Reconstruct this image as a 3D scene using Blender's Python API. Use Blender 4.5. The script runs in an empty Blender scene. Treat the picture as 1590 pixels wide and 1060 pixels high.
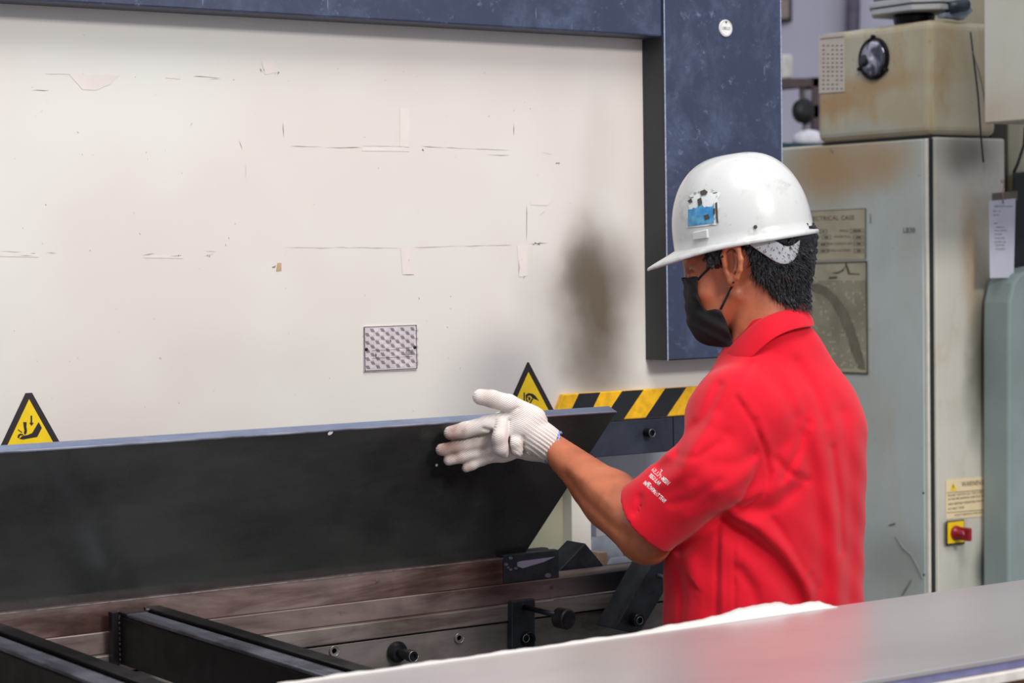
import bpy, math, random
import numpy as np
from mathutils import Vector, Matrix
random.seed(7); rng = np.random.default_rng(7)
S = bpy.context.scene
COL = S.collection

# ------------------------------------------------------------------ camera
FPX = 3352.0; CAMZ = 1.58
dX = np.array([5700-795, 530-324, -FPX]); dX /= np.linalg.norm(dX)
dY = np.array([-1500-795, 530-425, -FPX]); dY -= dX*dX.dot(dY); dY /= np.linalg.norm(dY)
dZ = np.cross(dX, dY)
RW = np.array([dX, dY, dZ])                      # camera vector -> world vector
CAM = np.array([0.0, 0.0, CAMZ])
cd = bpy.data.cameras.new('camera'); cam = bpy.data.objects.new('camera', cd); COL.objects.link(cam)
cd.sensor_width = 36; cd.lens = FPX/1590*36; cd.clip_start = .05; cd.clip_end = 100
M = Matrix([list(RW[0])+[0], list(RW[1])+[0], list(RW[2])+[CAMZ], [0, 0, 0, 1]])
cam.matrix_world = M
cd.dof.use_dof = True; cd.dof.focus_distance = 3.68; cd.dof.aperture_fstop = 6.5
S.camera = cam
# ------------------------------------------------------------------ world, lamps, exposure
S.view_settings.view_transform = 'Standard'; S.view_settings.look = 'None'
S.view_settings.gamma = 1; S.view_settings.use_curve_mapping = False
S.view_settings.exposure = 0.0
w = bpy.data.worlds.new('hall'); S.world = w; w.use_nodes = True
w.node_tree.nodes['Background'].inputs[0].default_value = (0.80, 0.86, 1.0, 1)
w.node_tree.nodes['Background'].inputs[1].default_value = 0.66
def area(name, loc, target, size, size_y, power, color):
    l = bpy.data.lights.new(name, 'AREA'); l.shape = 'RECTANGLE'; l.size = size; l.size_y = size_y
    l.energy = power; l.color = color
    o = bpy.data.objects.new(name, l); COL.objects.link(o); o.location = loc
    o.rotation_euler = (Vector(target)-Vector(loc)).to_track_quat('-Z', 'Y').to_euler()
    return o
area('window_light', (2.3, -4.2, 5.0), (2.2, 3.2, 1.3), 1.6, 1.0, 300, (1.0, 0.97, 0.93))
area('hall_fill', (1.6, 1.0, 5.6), (2.8, 3.0, 1.0), 2.4, 2.4, 175, (1.0, 0.98, 0.95))  # unseen overhead fill, added to brighten the cabinet's left-facing door

def ray(u, v):
    d = RW.dot(np.array([u-795.0, 530.0-v, -FPX])); return d/np.linalg.norm(d)
def onY(u, v, Y): d = ray(u, v); return CAM + d*(Y/d[1])
def onX(u, v, X): d = ray(u, v); return CAM + d*(X/d[0])
def onZ(u, v, Z): d = ray(u, v); return CAM + d*((Z-CAMZ)/d[2])
def atD(u, v, Z):
    d = RW.dot(np.array([(u-795.0)/FPX, (530.0-v)/FPX, -1.0])); return CAM + d*Z

# ------------------------------------------------------------------ materials
def srgb(r, g, b):
    f = lambda c: (c/255/12.92) if c/255 <= .04045 else ((c/255+.055)/1.055)**2.4
    return (f(r), f(g), f(b), 1)
class NT:
    def __init__(s, name):
        s.m = bpy.data.materials.new(name); s.m.use_nodes = True; s.t = s.m.node_tree
        s.n = s.t.nodes; s.b = s.n['Principled BSDF']; s.l = s.t.links
    def new(s, k, **kw):
        n = s.n.new(k)
        for a, v in kw.items():
            if a.startswith('i_'): n.inputs[int(a[2:]) if a[2:].isdigit() else a[2:].replace('_', ' ')].default_value = v
            else: setattr(n, a, v)
        return n
    def link(s, a, b): s.l.new(a, b)
    def coord(s, scale=(1, 1, 1), rot=(0, 0, 0)):
        c = s.new('ShaderNodeTexCoord'); mp = s.new('ShaderNodeMapping')
        mp.inputs['Scale'].default_value = scale; mp.inputs['Rotation'].default_value = rot
        s.link(c.outputs['Object'], mp.inputs['Vector']); return mp.outputs[0]
    def noise(s, scale, vec=None, detail=4, rough=.55, dist=0):
        n = s.new('ShaderNodeTexNoise'); n.inputs['Scale'].default_value = scale
        n.inputs['Detail'].default_value = detail; n.inputs['Roughness'].default_value = rough
        n.inputs['Distortion'].default_value = dist
        s.link(vec if vec else s.coord(), n.inputs['Vector']); return n.outputs[0]
    def ramp(s, fac, a, b, c0=0., c1=1.):
        n = s.new('ShaderNodeMapRange'); n.interpolation_type = 'SMOOTHSTEP'
        n.inputs[1].default_value = a; n.inputs[2].default_value = b
        n.inputs[3].default_value = c0; n.inputs[4].default_value = c1
        s.link(fac, n.inputs[0]); return n.outputs[0]
    def mix(s, fac, a, b, mode='MIX'):
        n = s.new('ShaderNodeMix', data_type='RGBA', blend_type=mode)
        for sock, val in ((n.inputs[0], fac), (n.inputs[6], a), (n.inputs[7], b)):
            if isinstance(val, (tuple, float, int)): sock.default_value = val
            else: s.link(val, sock)
        return n.outputs[2]
    def math(s, op, a, b=0.):
        n = s.new('ShaderNodeMath', operation=op)
        for sock, val in ((n.inputs[0], a), (n.inputs[1], b)):
            if isinstance(val, (float, int)): sock.default_value = val
            else: s.link(val, sock)
        return n.outputs[0]
    def blob(s, c, r, lo=0.0, hi=1.0, warp=.0, wscale=6):
        """soft patch, stain and shade alike: 1 at c, 0 outside the ellipsoid of radii r"""
        tc = s.new('ShaderNodeTexCoord'); v = tc.outputs['Object']
        if warp:
            nz = s.new('ShaderNodeTexNoise'); nz.inputs['Scale'].default_value = wscale; s.link(v, nz.inputs['Vector'])
            sb = s.new('ShaderNodeVectorMath', operation='MULTIPLY_ADD'); s.link(nz.outputs[1], sb.inputs[0])
            sb.inputs[1].default_value = (warp,)*3; s.link(v, sb.inputs[2]); v = sb.outputs[0]
            c = tuple(k+warp*.5 for k in c)
        a = s.new('ShaderNodeVectorMath', operation='SUBTRACT'); s.link(v, a.inputs[0]); a.inputs[1].default_value = c
        d = s.new('ShaderNodeVectorMath', operation='DIVIDE'); s.link(a.outputs[0], d.inputs[0]); d.inputs[1].default_value = r
        l = s.new('ShaderNodeVectorMath', operation='LENGTH'); s.link(d.outputs[0], l.inputs[0])
        return s.ramp(l.outputs['Value'], lo, hi, 1., 0.)
    def out(s, col=None, rough=.5, metal=0., bump=None, bstr=.2, bdist=.002, spec=.5, sss=0., coat=0.):
        if col is not None:
            if isinstance(col, tuple): s.b.inputs['Base Color'].default_value = col
            else: s.link(col, s.b.inputs['Base Color'])
        if isinstance(rough, (float, int)): s.b.inputs['Roughness'].default_value = rough
        else: s.link(rough, s.b.inputs['Roughness'])
        s.b.inputs['Metallic'].default_value = metal
        s.b.inputs['Specular IOR Level'].default_value = spec
        s.b.inputs['Coat Weight'].default_value = coat
        if sss:
            s.b.inputs['Subsurface Weight'].default_value = sss
            s.b.inputs['Subsurface Scale'].default_value = .006
            s.b.inputs['Subsurface Radius'].default_value = (1, .35, .2)
        if bump is not None:
            bn = s.new('ShaderNodeBump'); bn.inputs['Strength'].default_value = bstr; bn.inputs['Distance'].default_value = bdist
            s.link(bump, bn.inputs['Height']); s.link(bn.outputs[0], s.b.inputs['Normal'])
        return s.m
def simple(name, col, rough=.5, metal=0., var=.25, scale=25, bstr=.1, spec=.5, col2=None, **kw):
    t = NT(name); n = t.noise(scale, detail=6)
    c2 = col2 if col2 else tuple(list(k*(1-var) for k in col[:3])+[1])
    c = t.mix(t.ramp(n, .35, .7), col, c2)
    return t.out(c, rough, metal, bump=t.noise(scale*8, detail=3), bstr=bstr, spec=spec, **kw)

# ------------------------------------------------------------------ mesh helpers
class MB:
    def __init__(s): s.v = []; s.f = []
    def add(s, vs, fs):
        k = len(s.v); s.v += [tuple(map(float, p)) for p in vs]; s.f += [tuple(i+k for i in f) for f in fs]; return s
    def box(s, x0, x1, y0, y1, z0, z1):
        vs = [(x, y, z) for x in (x0, x1) for y in (y0, y1) for z in (z0, z1)]
        return s.add(vs, [(0, 1, 3, 2), (4, 6, 7, 5), (0, 4, 5, 1), (2, 3, 7, 6), (0, 2, 6, 4), (1, 5, 7, 3)])
    def hexa(s, a, b):      # two matching rings of points -> closed prism
        n = len(a); fs = [tuple(range(n))[::-1], tuple(range(n, 2*n))]
        fs += [(i, (i+1) % n, n+(i+1) % n, n+i) for i in range(n)]
        return s.add(list(a)+list(b), fs)
    def prismY(s, xz, y0, y1): return s.hexa([(x, y1, z) for x, z in xz], [(x, y0, z) for x, z in xz])
    def prismX(s, yz, x0, x1): return s.hexa([(x0, y, z) for y, z in yz], [(x1, y, z) for y, z in yz])
    def loft(s, rings, closed=True, caps=True):
        n = len(rings[0]); vs = [p for r in rings for p in r]; fs = []
        for j in range(len(rings)-1):
            for i in range(n if closed else n-1):
                a = j*n+i; b = j*n+(i+1) % n; fs.append((a, b, b+n, a+n))
        if caps and closed: fs += [tuple(range(n))[::-1], tuple(range((len(rings)-1)*n, len(rings)*n))]
        return s.add(vs, fs)
    def tube(s, pts, rad, n=12, caps=True):
        pts = [np.array(p, float) for p in pts]
        rad = rad if isinstance(rad, (list, tuple)) else [rad]*len(pts)
        rings = []; u = None
        for i, p in enumerate(pts):
            t = pts[min(i+1, len(pts)-1)]-pts[max(i-1, 0)]; t = t/(np.linalg.norm(t)+1e-9)
            if u is None:
                h = np.array([0, 0, 1.]) if abs(t[2]) < .9 else np.array([1., 0, 0]); u = np.cross(t, h)
            u = u - t*u.dot(t); u /= np.linalg.norm(u); q = np.cross(t, u)
            rings.append([p+rad[i]*(math.cos(a)*u+math.sin(a)*q) for a in [2*math.pi*k/n for k in range(n)]])
        return s.loft(rings, True, caps)
    def lathe(s, c, axis, prof, n=32):   # prof: (radius, height along axis)
        axis = np.array(axis, float); axis /= np.linalg.norm(axis); c = np.array(c, float)
        h = np.array([0, 0, 1.]) if abs(axis[2]) < .9 else np.array([1., 0, 0])
        u = np.cross(axis, h); u /= np.linalg.norm(u); q = np.cross(axis, u)
        rings = [[c+axis*z+r*(math.cos(a)*u+math.sin(a)*q) for a in [2*math.pi*k/n for k in range(n)]] for r, z in prof]
        return s.loft(rings, True, True)
def np3(o): return np.array(o, float)
BASE = {}
def obj(name, mb, mat, parent=None, bevel=0., smooth=False, subsurf=0, solid=0., seg=2):
    org = BASE[parent.name] if parent is not None else None
    vs = np.array(mb.v)
    if org is None: org = np.array([(vs[:, 0].min()+vs[:, 0].max())/2, (vs[:, 1].min()+vs[:, 1].max())/2, vs[:, 2].min()])
    me = bpy.data.meshes.new(name); me.from_pydata((vs-org).tolist(), [], mb.f); me.update()
    if mat: me.materials.append(mat)
    o = bpy.data.objects.new(name, me); COL.objects.link(o)
    if parent is None: o.location = org
    else: o.parent = parent
    BASE[o.name] = org
    import bmesh
    bm = bmesh.new(); bm.from_mesh(me); bmesh.ops.recalc_face_normals(bm, faces=bm.faces); bm.to_mesh(me); bm.free()
    if smooth:
        for p in me.polygons: p.use_smooth = True
    if solid:
        m = o.modifiers.new('solid', 'SOLIDIFY'); m.thickness = solid; m.offset = 0
    if bevel:
        m = o.modifiers.new('bevel', 'BEVEL'); m.width = bevel; m.segments = seg; m.limit_method = 'ANGLE'; m.harden_normals = False
    if subsurf:
        m = o.modifiers.new('sub', 'SUBSURF'); m.levels = subsurf; m.render_levels = subsurf
    return o
def tag(o, label=None, cat=None, group=None, kind=None):
    if label: o['label'] = label
    if cat: o['category'] = cat
    if group: o['group'] = group
    if kind: o['kind'] = kind
    return o
def thing(name, label, cat, loc, group=None):
    o = bpy.data.objects.new(name, None); COL.objects.link(o); o.location = tuple(map(float, loc)); o.empty_display_size = .05
    BASE[o.name] = np.array(loc, float)
    return tag(o, label, cat, group)
def copy_tree(o, off, parent=None):
    c = o.copy(); COL.objects.link(c)
    if parent is not None: c.parent = parent
    else: c.location = Vector(o.location)+Vector(off)
    for ch in o.children: copy_tree(ch, off, c)
    return c
def textmesh(mb, s, origin, ex, ey, height, depth_n, width=None, align='LEFT', bold=0.):
    """flat lettering: origin world point, ex reading direction, ey up direction"""
    cu = bpy.data.curves.new('t', 'FONT'); cu.body = s; cu.size = 1; cu.align_x = align; cu.resolution_u = 2; cu.offset = bold
    to = bpy.data.objects.new('t', cu); COL.objects.link(to)
    dg = bpy.context.evaluated_depsgraph_get(); dg.update()
    me = to.evaluated_get(dg).to_mesh()
    vs = np.array([v.co[:] for v in me.vertices]); fs = [tuple(p.vertices) for p in me.polygons]
    to.evaluated_get(dg).to_mesh_clear(); bpy.data.objects.remove(to); bpy.data.curves.remove(cu)
    if len(vs) == 0: return
    sy = height/.72; sx = sy
    if width: sx = width/(vs[:, 0].max()-vs[:, 0].min())
    ex, ey, nn = np3(ex), np3(ey), np3(depth_n)
    P = np3(origin)+vs[:, :1]*sx*ex+vs[:, 1:2]*sy*ey+nn
    mb.add(P, fs)

# ------------------------------------------------------------------ material set
YP = 3.45      # front plane of the ram
def M_panel():
    t = NT('cream_paint'); base = srgb(221, 217, 209)
    n1 = t.noise(1.3, detail=3)
    c = t.mix(t.ramp(n1, .42, .68), base, srgb(217, 206, 199))
    # dirt smudge beside the column
    def o(u, v): return onY(u, v, YP)
    def loc(u, v): p = o(u, v)-BASE['press_brake']; return tuple(p)
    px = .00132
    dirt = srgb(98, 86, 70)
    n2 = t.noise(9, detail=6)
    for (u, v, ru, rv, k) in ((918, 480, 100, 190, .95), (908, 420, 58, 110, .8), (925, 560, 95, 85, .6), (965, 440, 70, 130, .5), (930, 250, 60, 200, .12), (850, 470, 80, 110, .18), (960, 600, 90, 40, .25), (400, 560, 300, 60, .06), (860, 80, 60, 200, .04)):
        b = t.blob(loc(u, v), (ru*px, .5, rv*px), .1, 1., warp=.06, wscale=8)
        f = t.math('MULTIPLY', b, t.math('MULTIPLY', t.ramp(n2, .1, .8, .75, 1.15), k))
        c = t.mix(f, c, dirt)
    sp = t.ramp(t.noise(60, detail=2), .735, .76)
    c = t.mix(t.math('MULTIPLY', sp, .35), c, srgb(120, 105, 92))
    return t.out(c, .42, bump=t.noise(90, detail=2), bstr=.05)
def M_navy():
    t = NT('navy_enamel')
    v = t.coord((1, 1, .8)); n = t.noise(10, v, 8, .75, .3)
    c = t.mix(t.ramp(n, .45, .85), srgb(50, 57, 80), srgb(82, 96, 124))
    n2 = t.noise(30, detail=8, rough=.8); c = t.mix(t.ramp(n2, .56, .70, 0, .6), c, srgb(120, 136, 165))
    n3 = t.noise(55, t.coord((1, 1, .08), (0, .5, 0)), 4, .6); c = t.mix(t.ramp(n3, .70, .74, 0, .35), c, srgb(150, 160, 185))
    return t.out(c, t.ramp(n, .3, .7, .34, .5), 0., bump=t.noise(150, detail=3), bstr=.12, bdist=.001)
def M_steel(name, c1, c2, rough=.4, metal=.75, stretch=(.6, 1, 3), scale=8, c3=None, flat=False, blobs=()):
    t = NT(name); v = t.coord(stretch); n = t.noise(scale, v, 7, .65, .4)
    c = t.mix(t.ramp(n, .35, .7), c1, c2)
    if c3:
        n2 = t.noise(22, t.coord((.5, 1, 1)), 6, .7); c = t.mix(t.ramp(n2, .6, .72, 0, .7), c, c3)
    for cc, r, k_, colr in blobs: c = t.mix(t.math('MULTIPLY', t.blob(cc, r, .2, 1., warp=.04), k_), c, colr)
    if flat: return t.out(c, rough, metal)
    return t.out(c, t.ramp(t.noise(14, detail=5), .3, .7, rough-.08, rough+.12), metal, bump=t.noise(120, t.coord((.15, 1, 1)), 4), bstr=.12, bdist=.001)
def M_beige(name, c1, c2, rust, amt=.5, scale=3.0, blobs=()):
    t = NT(name); n = t.noise(scale, detail=5)
    c = t.mix(t.ramp(n, .35, .68), c1, c2)
    n2 = t.noise(scale*2.2, t.coord((1, 1, .4)), 7, .7, .5)
    c = t.mix(t.ramp(n2, .46, .72, 0, amt), c, rust)
    for cc, r, k, colr in blobs:
        c = t.mix(t.math('MULTIPLY', t.blob(cc, r, .1, 1., warp=.05, wscale=9), k), c, colr)
    n3 = t.noise(70, detail=2); c = t.mix(t.ramp(n3, .70, .76, 0, .4), c, srgb(90, 80, 65))
    return t.out(c, .45, bump=t.noise(60), bstr=.06)

black_print = simple('black_print', srgb(38, 30, 34), .5, var=.1)
yellow_print = simple('yellow_print', srgb(246, 206, 20), .4, var=.08, scale=40)
hazard_yellow = simple('hazard_yellow', srgb(246, 186, 14), .42, var=.25, scale=60)
hazard_black = simple('hazard_black', srgb(26, 28, 32), .4, var=.2, scale=60)
sheet_m = M_steel('sheet_steel', srgb(80, 82, 80), srgb(54, 52, 52), .26, .55, (.4, 1, 1), 3)
sheet_edge_m = M_steel('sheet_edge_sheen', srgb(142, 156, 186), srgb(112, 126, 158), .32, .75)  # blue reflection on the sheet's top edge put into its colour
die_m = M_steel('die_steel', srgb(158, 138, 134), srgb(88, 62, 56), .42, .75, (.35, 1, 2.5), 7, srgb(64, 44, 40))
band_m = M_steel('bed_band_steel', srgb(150, 140, 134), srgb(96, 80, 74), .42, .7, (.3, 1, 2.5), 9, srgb(70, 50, 44))
plate_m = M_steel('bed_plate_steel', srgb(128, 120, 116), srgb(74, 66, 62), .5, .6, (.6, 1, 1.4), 5, srgb(84, 62, 50))
blackm = M_steel('black_oxide', srgb(50, 54, 62), srgb(28, 31, 38), .42, .35, (1, 1, 1), 20)
clampm = M_steel('clamp_bar_steel', srgb(52, 58, 72), srgb(32, 36, 46), .5, .3, (1, 1, 1), 9)
bolt_m = simple('bolt_black', srgb(40, 40, 44), .3, .7, var=.3, scale=90)
chrome = simple('worn_steel', srgb(190, 185, 182), .25, .9, var=.2)
arm_m = M_steel('arm_steel', srgb(44, 40, 42), srgb(26, 23, 24), .36, .55, (1, .4, 1), 10)
arm_top = M_steel('arm_top_sheen', srgb(150, 150, 164), srgb(84, 82, 90), .3, .75, (3, .3, 1), 12)  # grey-blue highlights on the rail tops put into a lighter colour

# ------------------------------------------------------------------ setting
def big(name, mb, mat): return tag(obj(name, mb, mat), kind='structure')
floor_m = simple('floor_concrete', srgb(120, 118, 114), .6, var=.3, scale=2)
wall_m = simple('wall_paint', srgb(206, 202, 216), .8, var=.12, scale=1.2)
big('floor', MB().box(-8, 13, -7, 10.2, -.1, 0), floor_m)
big('wall_back', MB().box(-8, 13, 10, 10.2, 0, 6.5), wall_m)
big('wall_right', MB().box(12.8, 13, -7, 10, 0, 6.5), wall_m)

# ------------------------------------------------------------------ press brake
P0 = onY(600, 600, YP)
pb = thing('press_brake', 'large cream and navy press brake the man works at', 'machine', (P0[0], YP+.2, 0))
panel_m = M_panel(); navy = M_navy()
XL = -.6
xcr = onY(1214, 200, 3.38)[0]-.03
zc = onY(1035, 560, 3.38)[2]             # bottom of the column plate
z_ram0 = onY(1000, 704, 3.437)[2]
ram = obj('ram_panel', MB().box(XL, xcr, YP, YP+.09, z_ram0+.012, 3.1), panel_m, pb, bevel=.003)
beam_z = onY(1029, 57, 3.385)[2]
xb = onY(1028.5, 40, 3.385)[0]
obj('upper_beam', MB().box(XL, xb, 3.385, YP+.001, beam_z, beam_z+.5), navy, pb, bevel=.004)
xc0 = onY(1034, 300, 3.38)[0]; xc1 = onY(1214, 200, 3.38)[0]
colp = obj('column_plate', MB().box(xc0, xc1, 3.38, YP+.03, zc, beam_z+.5), navy, pb, bevel=.003, seg=1)
edge_m = simple('worn_glint_edge', srgb(190, 200, 220), .4, .4, var=.4, scale=200)
obj('worn_glint_edge', MB().box(xc0-.0006, xc0+.0016, 3.3794, 3.381, zc, beam_z+.5).box(xc1-.0016, xc1+.0006, 3.3794, 3.381, zc, beam_z+.5), edge_m, colp)
# rear body behind the plates
dark_m = simple('dark_gap', srgb(34, 36, 36), .7, var=.2)
obj('frame_body', MB().box(XL, xc1-.05, YP+.1, YP+.16, z_ram0+.1, 3.1), dark_m, pb)
side_m = simple('shaded_side', srgb(40, 44, 46), .55, var=.15)
obj('column_side_shade', MB().box(xc0-.0012, xc0-.0002, 3.384, YP-.0005, zc+.001, beam_z-.002), side_m, colp)  # thin near-black sheet paints the shade on the column's unlit side
# round badge on the column
bc = onY(1126, 44, 3.38)
badge_m = simple('badge_enamel', srgb(232, 228, 224), .35, var=.05)
bd = tag(obj('round_badge', MB().lathe(bc, (0, -1, 0), [(.0, .0), (.0172, 0), (.0172, .002), (.0165, .003), (0, .003)], 40), badge_m, colp, smooth=False), 'round white enamel badge')
mb = MB(); textmesh(mb, 'CBELLO', bc+[0, -.0036, -.003], (1, 0, 0), (0, 0, 1), .006, (0, 0, 0), width=.022, align='CENTER')
ring = [(math.cos(a), math.sin(a)) for a in np.linspace(0, 2*math.pi, 49)]
vs = []; fs = []
for k, (cx, cz) in enumerate(ring):
    vs += [bc+[cx*.0150, -.0036, cz*.0150], bc+[cx*.0145, -.0036, cz*.0145]]
    if k: fs.append((2*k-2, 2*k, 2*k+1, 2*k-1))
mb.add(vs, fs)
mb.add([bc+[-.003, -.0036, .0135], bc+[.003, -.0036, .0135], bc+[.001, -.0036, .0095], bc+[-.001, -.0036, .0095]], [(0, 1, 2, 3)])
obj('badge_print', mb, simple('badge_grey', srgb(90, 88, 92), .5), bd)

# paint scuffs on the ram panel
def quad_px(mb, pts, Y): mb.add([onY(u, v, Y) for u, v in pts], [tuple(range(len(pts)))])
mb = MB()
def scratch(u0, v0, u1, v1, w=.9, jag=0):
    du, dv = u1-u0, v1-v0; L = math.hypot(du, dv); nx, ny = -dv/L, du/L
    n = max(2, int(L/12)+1); top = []; bot = []
    for i in range(n+1):
        t = i/n; ww = w*(.25+random.random()*.75)*(1 if 0 < i < n else .2); o = random.uniform(-.5, .5)*jag
        top.append((u0+du*t+nx*(ww/2+o), v0+dv*t+ny*(ww/2+o))); bot.append((u0+du*t-nx*(ww/2-o), v0+dv*t-ny*(ww/2-o)))
    for i in range(n): quad_px(mb, [top[i], top[i+1], bot[i+1], bot[i]], YP-.0007)
for a in [(452, 227, 500, 228), (505, 229, 560, 229), (560, 226, 632, 228), (655, 227, 690, 229), (690, 229, 790, 233), (755, 240, 790, 241), (842, 236, 857, 240),
          (0, 390, 34, 391), (32, 396, 50, 397), (48, 393, 56, 394), (72, 392, 88, 393), (222, 396, 240, 393), (266, 398, 282, 396), (316, 398, 334, 393), (318, 390, 338, 391), (440, 384, 520, 385),
          (520, 384, 622, 385), (642, 384, 720, 382), (720, 382, 795, 380), (625, 426, 643, 426), (821, 378, 850, 377), (838, 335, 847, 327), (798, 192, 798, 210), (439, 190, 441, 212),
          (300, 118, 342, 121), (325, 123, 341, 122), (372, 218, 376, 232), (382, 256, 382, 276), (296, 195, 299, 190), (403, 105, 408, 112), (818, 320, 818, 372), (806, 405, 806, 425), (70, 115, 110, 115), (50, 140, 76, 140)]:
    scratch(*a, w=1.0 if a[2]-a[0] < 60 else .6, jag=.8)
for _ in range(60):
    u, v = random.uniform(20, 860), random.uniform(100, 650); scratch(u, v, u+random.uniform(-2, 2), v+random.uniform(1, 3), 1.1)
for (u, v) in [(838, 377), (830, 378), (426, 413), (656, 232), (866, 254), (812, 430), (408, 108), (430, 112), (325, 396), (280, 397)]:
    for _ in range(2): scratch(u+random.uniform(-4, 4), v+random.uniform(-2, 2), u+random.uniform(-4, 4), v+random.uniform(-2, 4), 2.6)
tag(obj('paint_scratches', mb, simple('bare_scratch', srgb(150, 136, 124), .6, var=.4, scale=40), ram), kind='stuff')
mb = MB()
for poly in ([(108, 116), (186, 117), (178, 122), (172, 131), (160, 135), (150, 140), (128, 139)], [(258, 118), (282, 118), (280, 123), (258, 121)], [(562, 229), (628, 228), (636, 235), (562, 234)],
             [(824, 308), (850, 306), (856, 312), (850, 319), (824, 318)], [(622, 385), (643, 385), (643, 426), (625, 426)], [(803, 380), (819, 380), (819, 428), (806, 430)], [(621, 168), (636, 168), (636, 228), (621, 228)], [(406, 96), (424, 93), (430, 112), (412, 116)], [(0, 393), (60, 394), (60, 399), (0, 398)], [(224, 397), (284, 396), (284, 401), (224, 400)]):
    quad_px(mb, poly, YP-.0006)
tag(obj('peeled_paint', mb, simple('primer_patch', srgb(226, 215, 208), .55, var=.07, scale=14), ram), kind='stuff')
mb = MB(); quad_px(mb, [(431, 408), (437, 408), (437, 420), (429, 421)], YP-.0009)
obj('tape_scrap', mb, simple('old_tape', srgb(190, 160, 125), .5), ram)

# data plate with stepped cube print
npl = tag(obj('data_plate', MB().hexa([onY(565, 507, YP-.0002), onY(647, 505, YP-.0002), onY(647, 574, YP-.0002), onY(565, 577.5, YP-.0002)], [onY(565, 507, YP-.0025), onY(647, 505, YP-.0025), onY(647, 574, YP-.0025), onY(565, 577.5, YP-.0025)]), simple('plate_aluminium', srgb(222, 214, 214), .3, .25, var=.06), ram), 'small aluminium plate printed with grey slanted blocks')
pa, pb_, pd = onY(565, 507, YP-.003), onY(647, 505, YP-.003), onY(565, 577.5, YP-.003)
ux, uz = pb_[0]-pa[0], pa[2]-pd[2]; Yp = YP-.003
m1, m2 = MB(), MB()
rows = 10; 
for r in range(rows):
    for c in range(6):
        o = .0 if r % 2 else .095
        x0 = pa[0]+ux*(.02+o+c*.19-.095*0); 
        if x0+ux*.07 > pb_[0]-.001: continue
        z1 = pa[2]-uz*(.05+r*.09); z0 = z1-uz*.075
        m1.add([(x0, Yp, z1), (x0+ux*.055, Yp, z1), (x0+ux*.085, Yp, z0), (x0+ux*.03, Yp, z0)], [(0, 1, 2, 3)])
        m2.add([(x0+ux*.06, Yp, z1), (x0+ux*.14, Yp, z1+uz*.012), (x0+ux*.165, Yp, z0+uz*.012), (x0+ux*.09, Yp, z0)], [(0, 1, 2, 3)])
tag(obj('plate_print', m1, simple('print_grey', srgb(138, 128, 132), .4), npl), kind='stuff')
tag(obj('plate_relief', m2, simple('print_white', srgb(240, 234, 236), .3, .3), npl), kind='stuff')
mb = MB()
def zz(f): return pa[2]-uz*f
for (a, b, c, d) in ((0.01, 0, 1, .012), (.01, .97, .99, .985), (0.003, .0, .016, 1), (.984, 0, .997, .98), (.14, .53, .6, .538), (.14, .70, .9, .708), (.64, .5, .9, .508), (.49, .26, .497, .36), (.21, .58, .217, .68)):
    mb.add([(pa[0]+ux*a, Yp-.0003, zz(b)), (pa[0]+ux*c, Yp-.0003, zz(b)), (pa[0]+ux*c, Yp-.0003, zz(d)), (pa[0]+ux*a, Yp-.0003, zz(d))], [(0, 1, 2, 3)])
for (x, z) in ((.49, .36), (.21, .66)):
    mb.add([(pa[0]+ux*(x-.012), Yp-.0004, zz(z-.04)), (pa[0]+ux*(x+.02), Yp-.0004, zz(z-.04)), (pa[0]+ux*(x+.004), Yp-.0004, zz(z+.03))], [(0, 1, 2)])
for k in range(7):
    x = .76+k*.02; mb.add([(pa[0]+ux*x, Yp-.0003, zz(.67)), (pa[0]+ux*(x+.008), Yp-.0003, zz(.67)), (pa[0]+ux*(x+.045), Yp-.0003, zz(.55)), (pa[0]+ux*(x+.037), Yp-.0003, zz(.55))], [(0, 1, 2, 3)])
obj('plate_lines', mb, simple('print_dark', srgb(70, 60, 64), .4), npl)
for f in (.04, .955):
    obj('plate_screw', MB().lathe((pa[0]+ux*f, Yp, zz(.5)), (0, -1, 0), [(0, 0), (.0032, 0), (.0030, .001), (.0015, .002), (0, .002)], 14), bolt_m, npl, smooth=True)

# warning triangles
def triangle(name, ap, bl, br, label, icon, cut=.0):
    A, B, C = [onY(*p, YP-.0012) for p in (ap, bl, br)]
    A, B, C = map(np3, (A, B, C)); cen = (A+B+C)/3
    def rnd(P, k): return cen+(P-cen)*k
    poly = []
    if cut: poly = [A+(B-A)*cut, B, C, A+(C-A)*cut]
    else: poly = [A+(B-A)*.02, B, C, A+(C-A)*.02]
    mb = MB().hexa([p+[0, .0008, 0] for p in poly], poly)
    o = tag(obj(name, mb, black_print, ram), label)
    ins = [rnd(A, .76), rnd(B, .76), rnd(C, .76)]
    obj('yellow_field', MB().hexa([p+[0, -.0001, 0] for p in ins], [p+[0, -.0006, 0] for p in ins]), yellow_print, o)
    mb = MB()
    for poly in icon: mb.add([onY(u, v, YP-.0022) for u, v in poly], [tuple(range(len(poly)))])
    obj('pictogram', mb, black_print, o)
icon1 = [[(47.5, 645), (50, 645), (50, 656), (52.5, 656), (49, 661), (45.5, 656), (47.5, 656)],
         [(36, 655), (41.5, 655), (41, 662), (42, 668), (41.5, 672), (39, 675), (37, 672), (38, 668), (37, 663)],
         [(60, 655), (65, 664), (58, 678), (36, 682), (30, 681), (34, 677), (43, 675), (50, 672)],
         [(28, 666), (35, 671), (34, 672), (28, 667.5)], [(27, 679), (28, 675), (31, 673), (35, 673.5), (38, 676), (34, 675.5), (31, 676), (30, 680)]]
triangle('warning_triangle', (44.5, 600), (-16, 728), (110, 717), 'yellow warning triangle with crushed hand sign, left end of the machine', icon1, .08)
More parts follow.
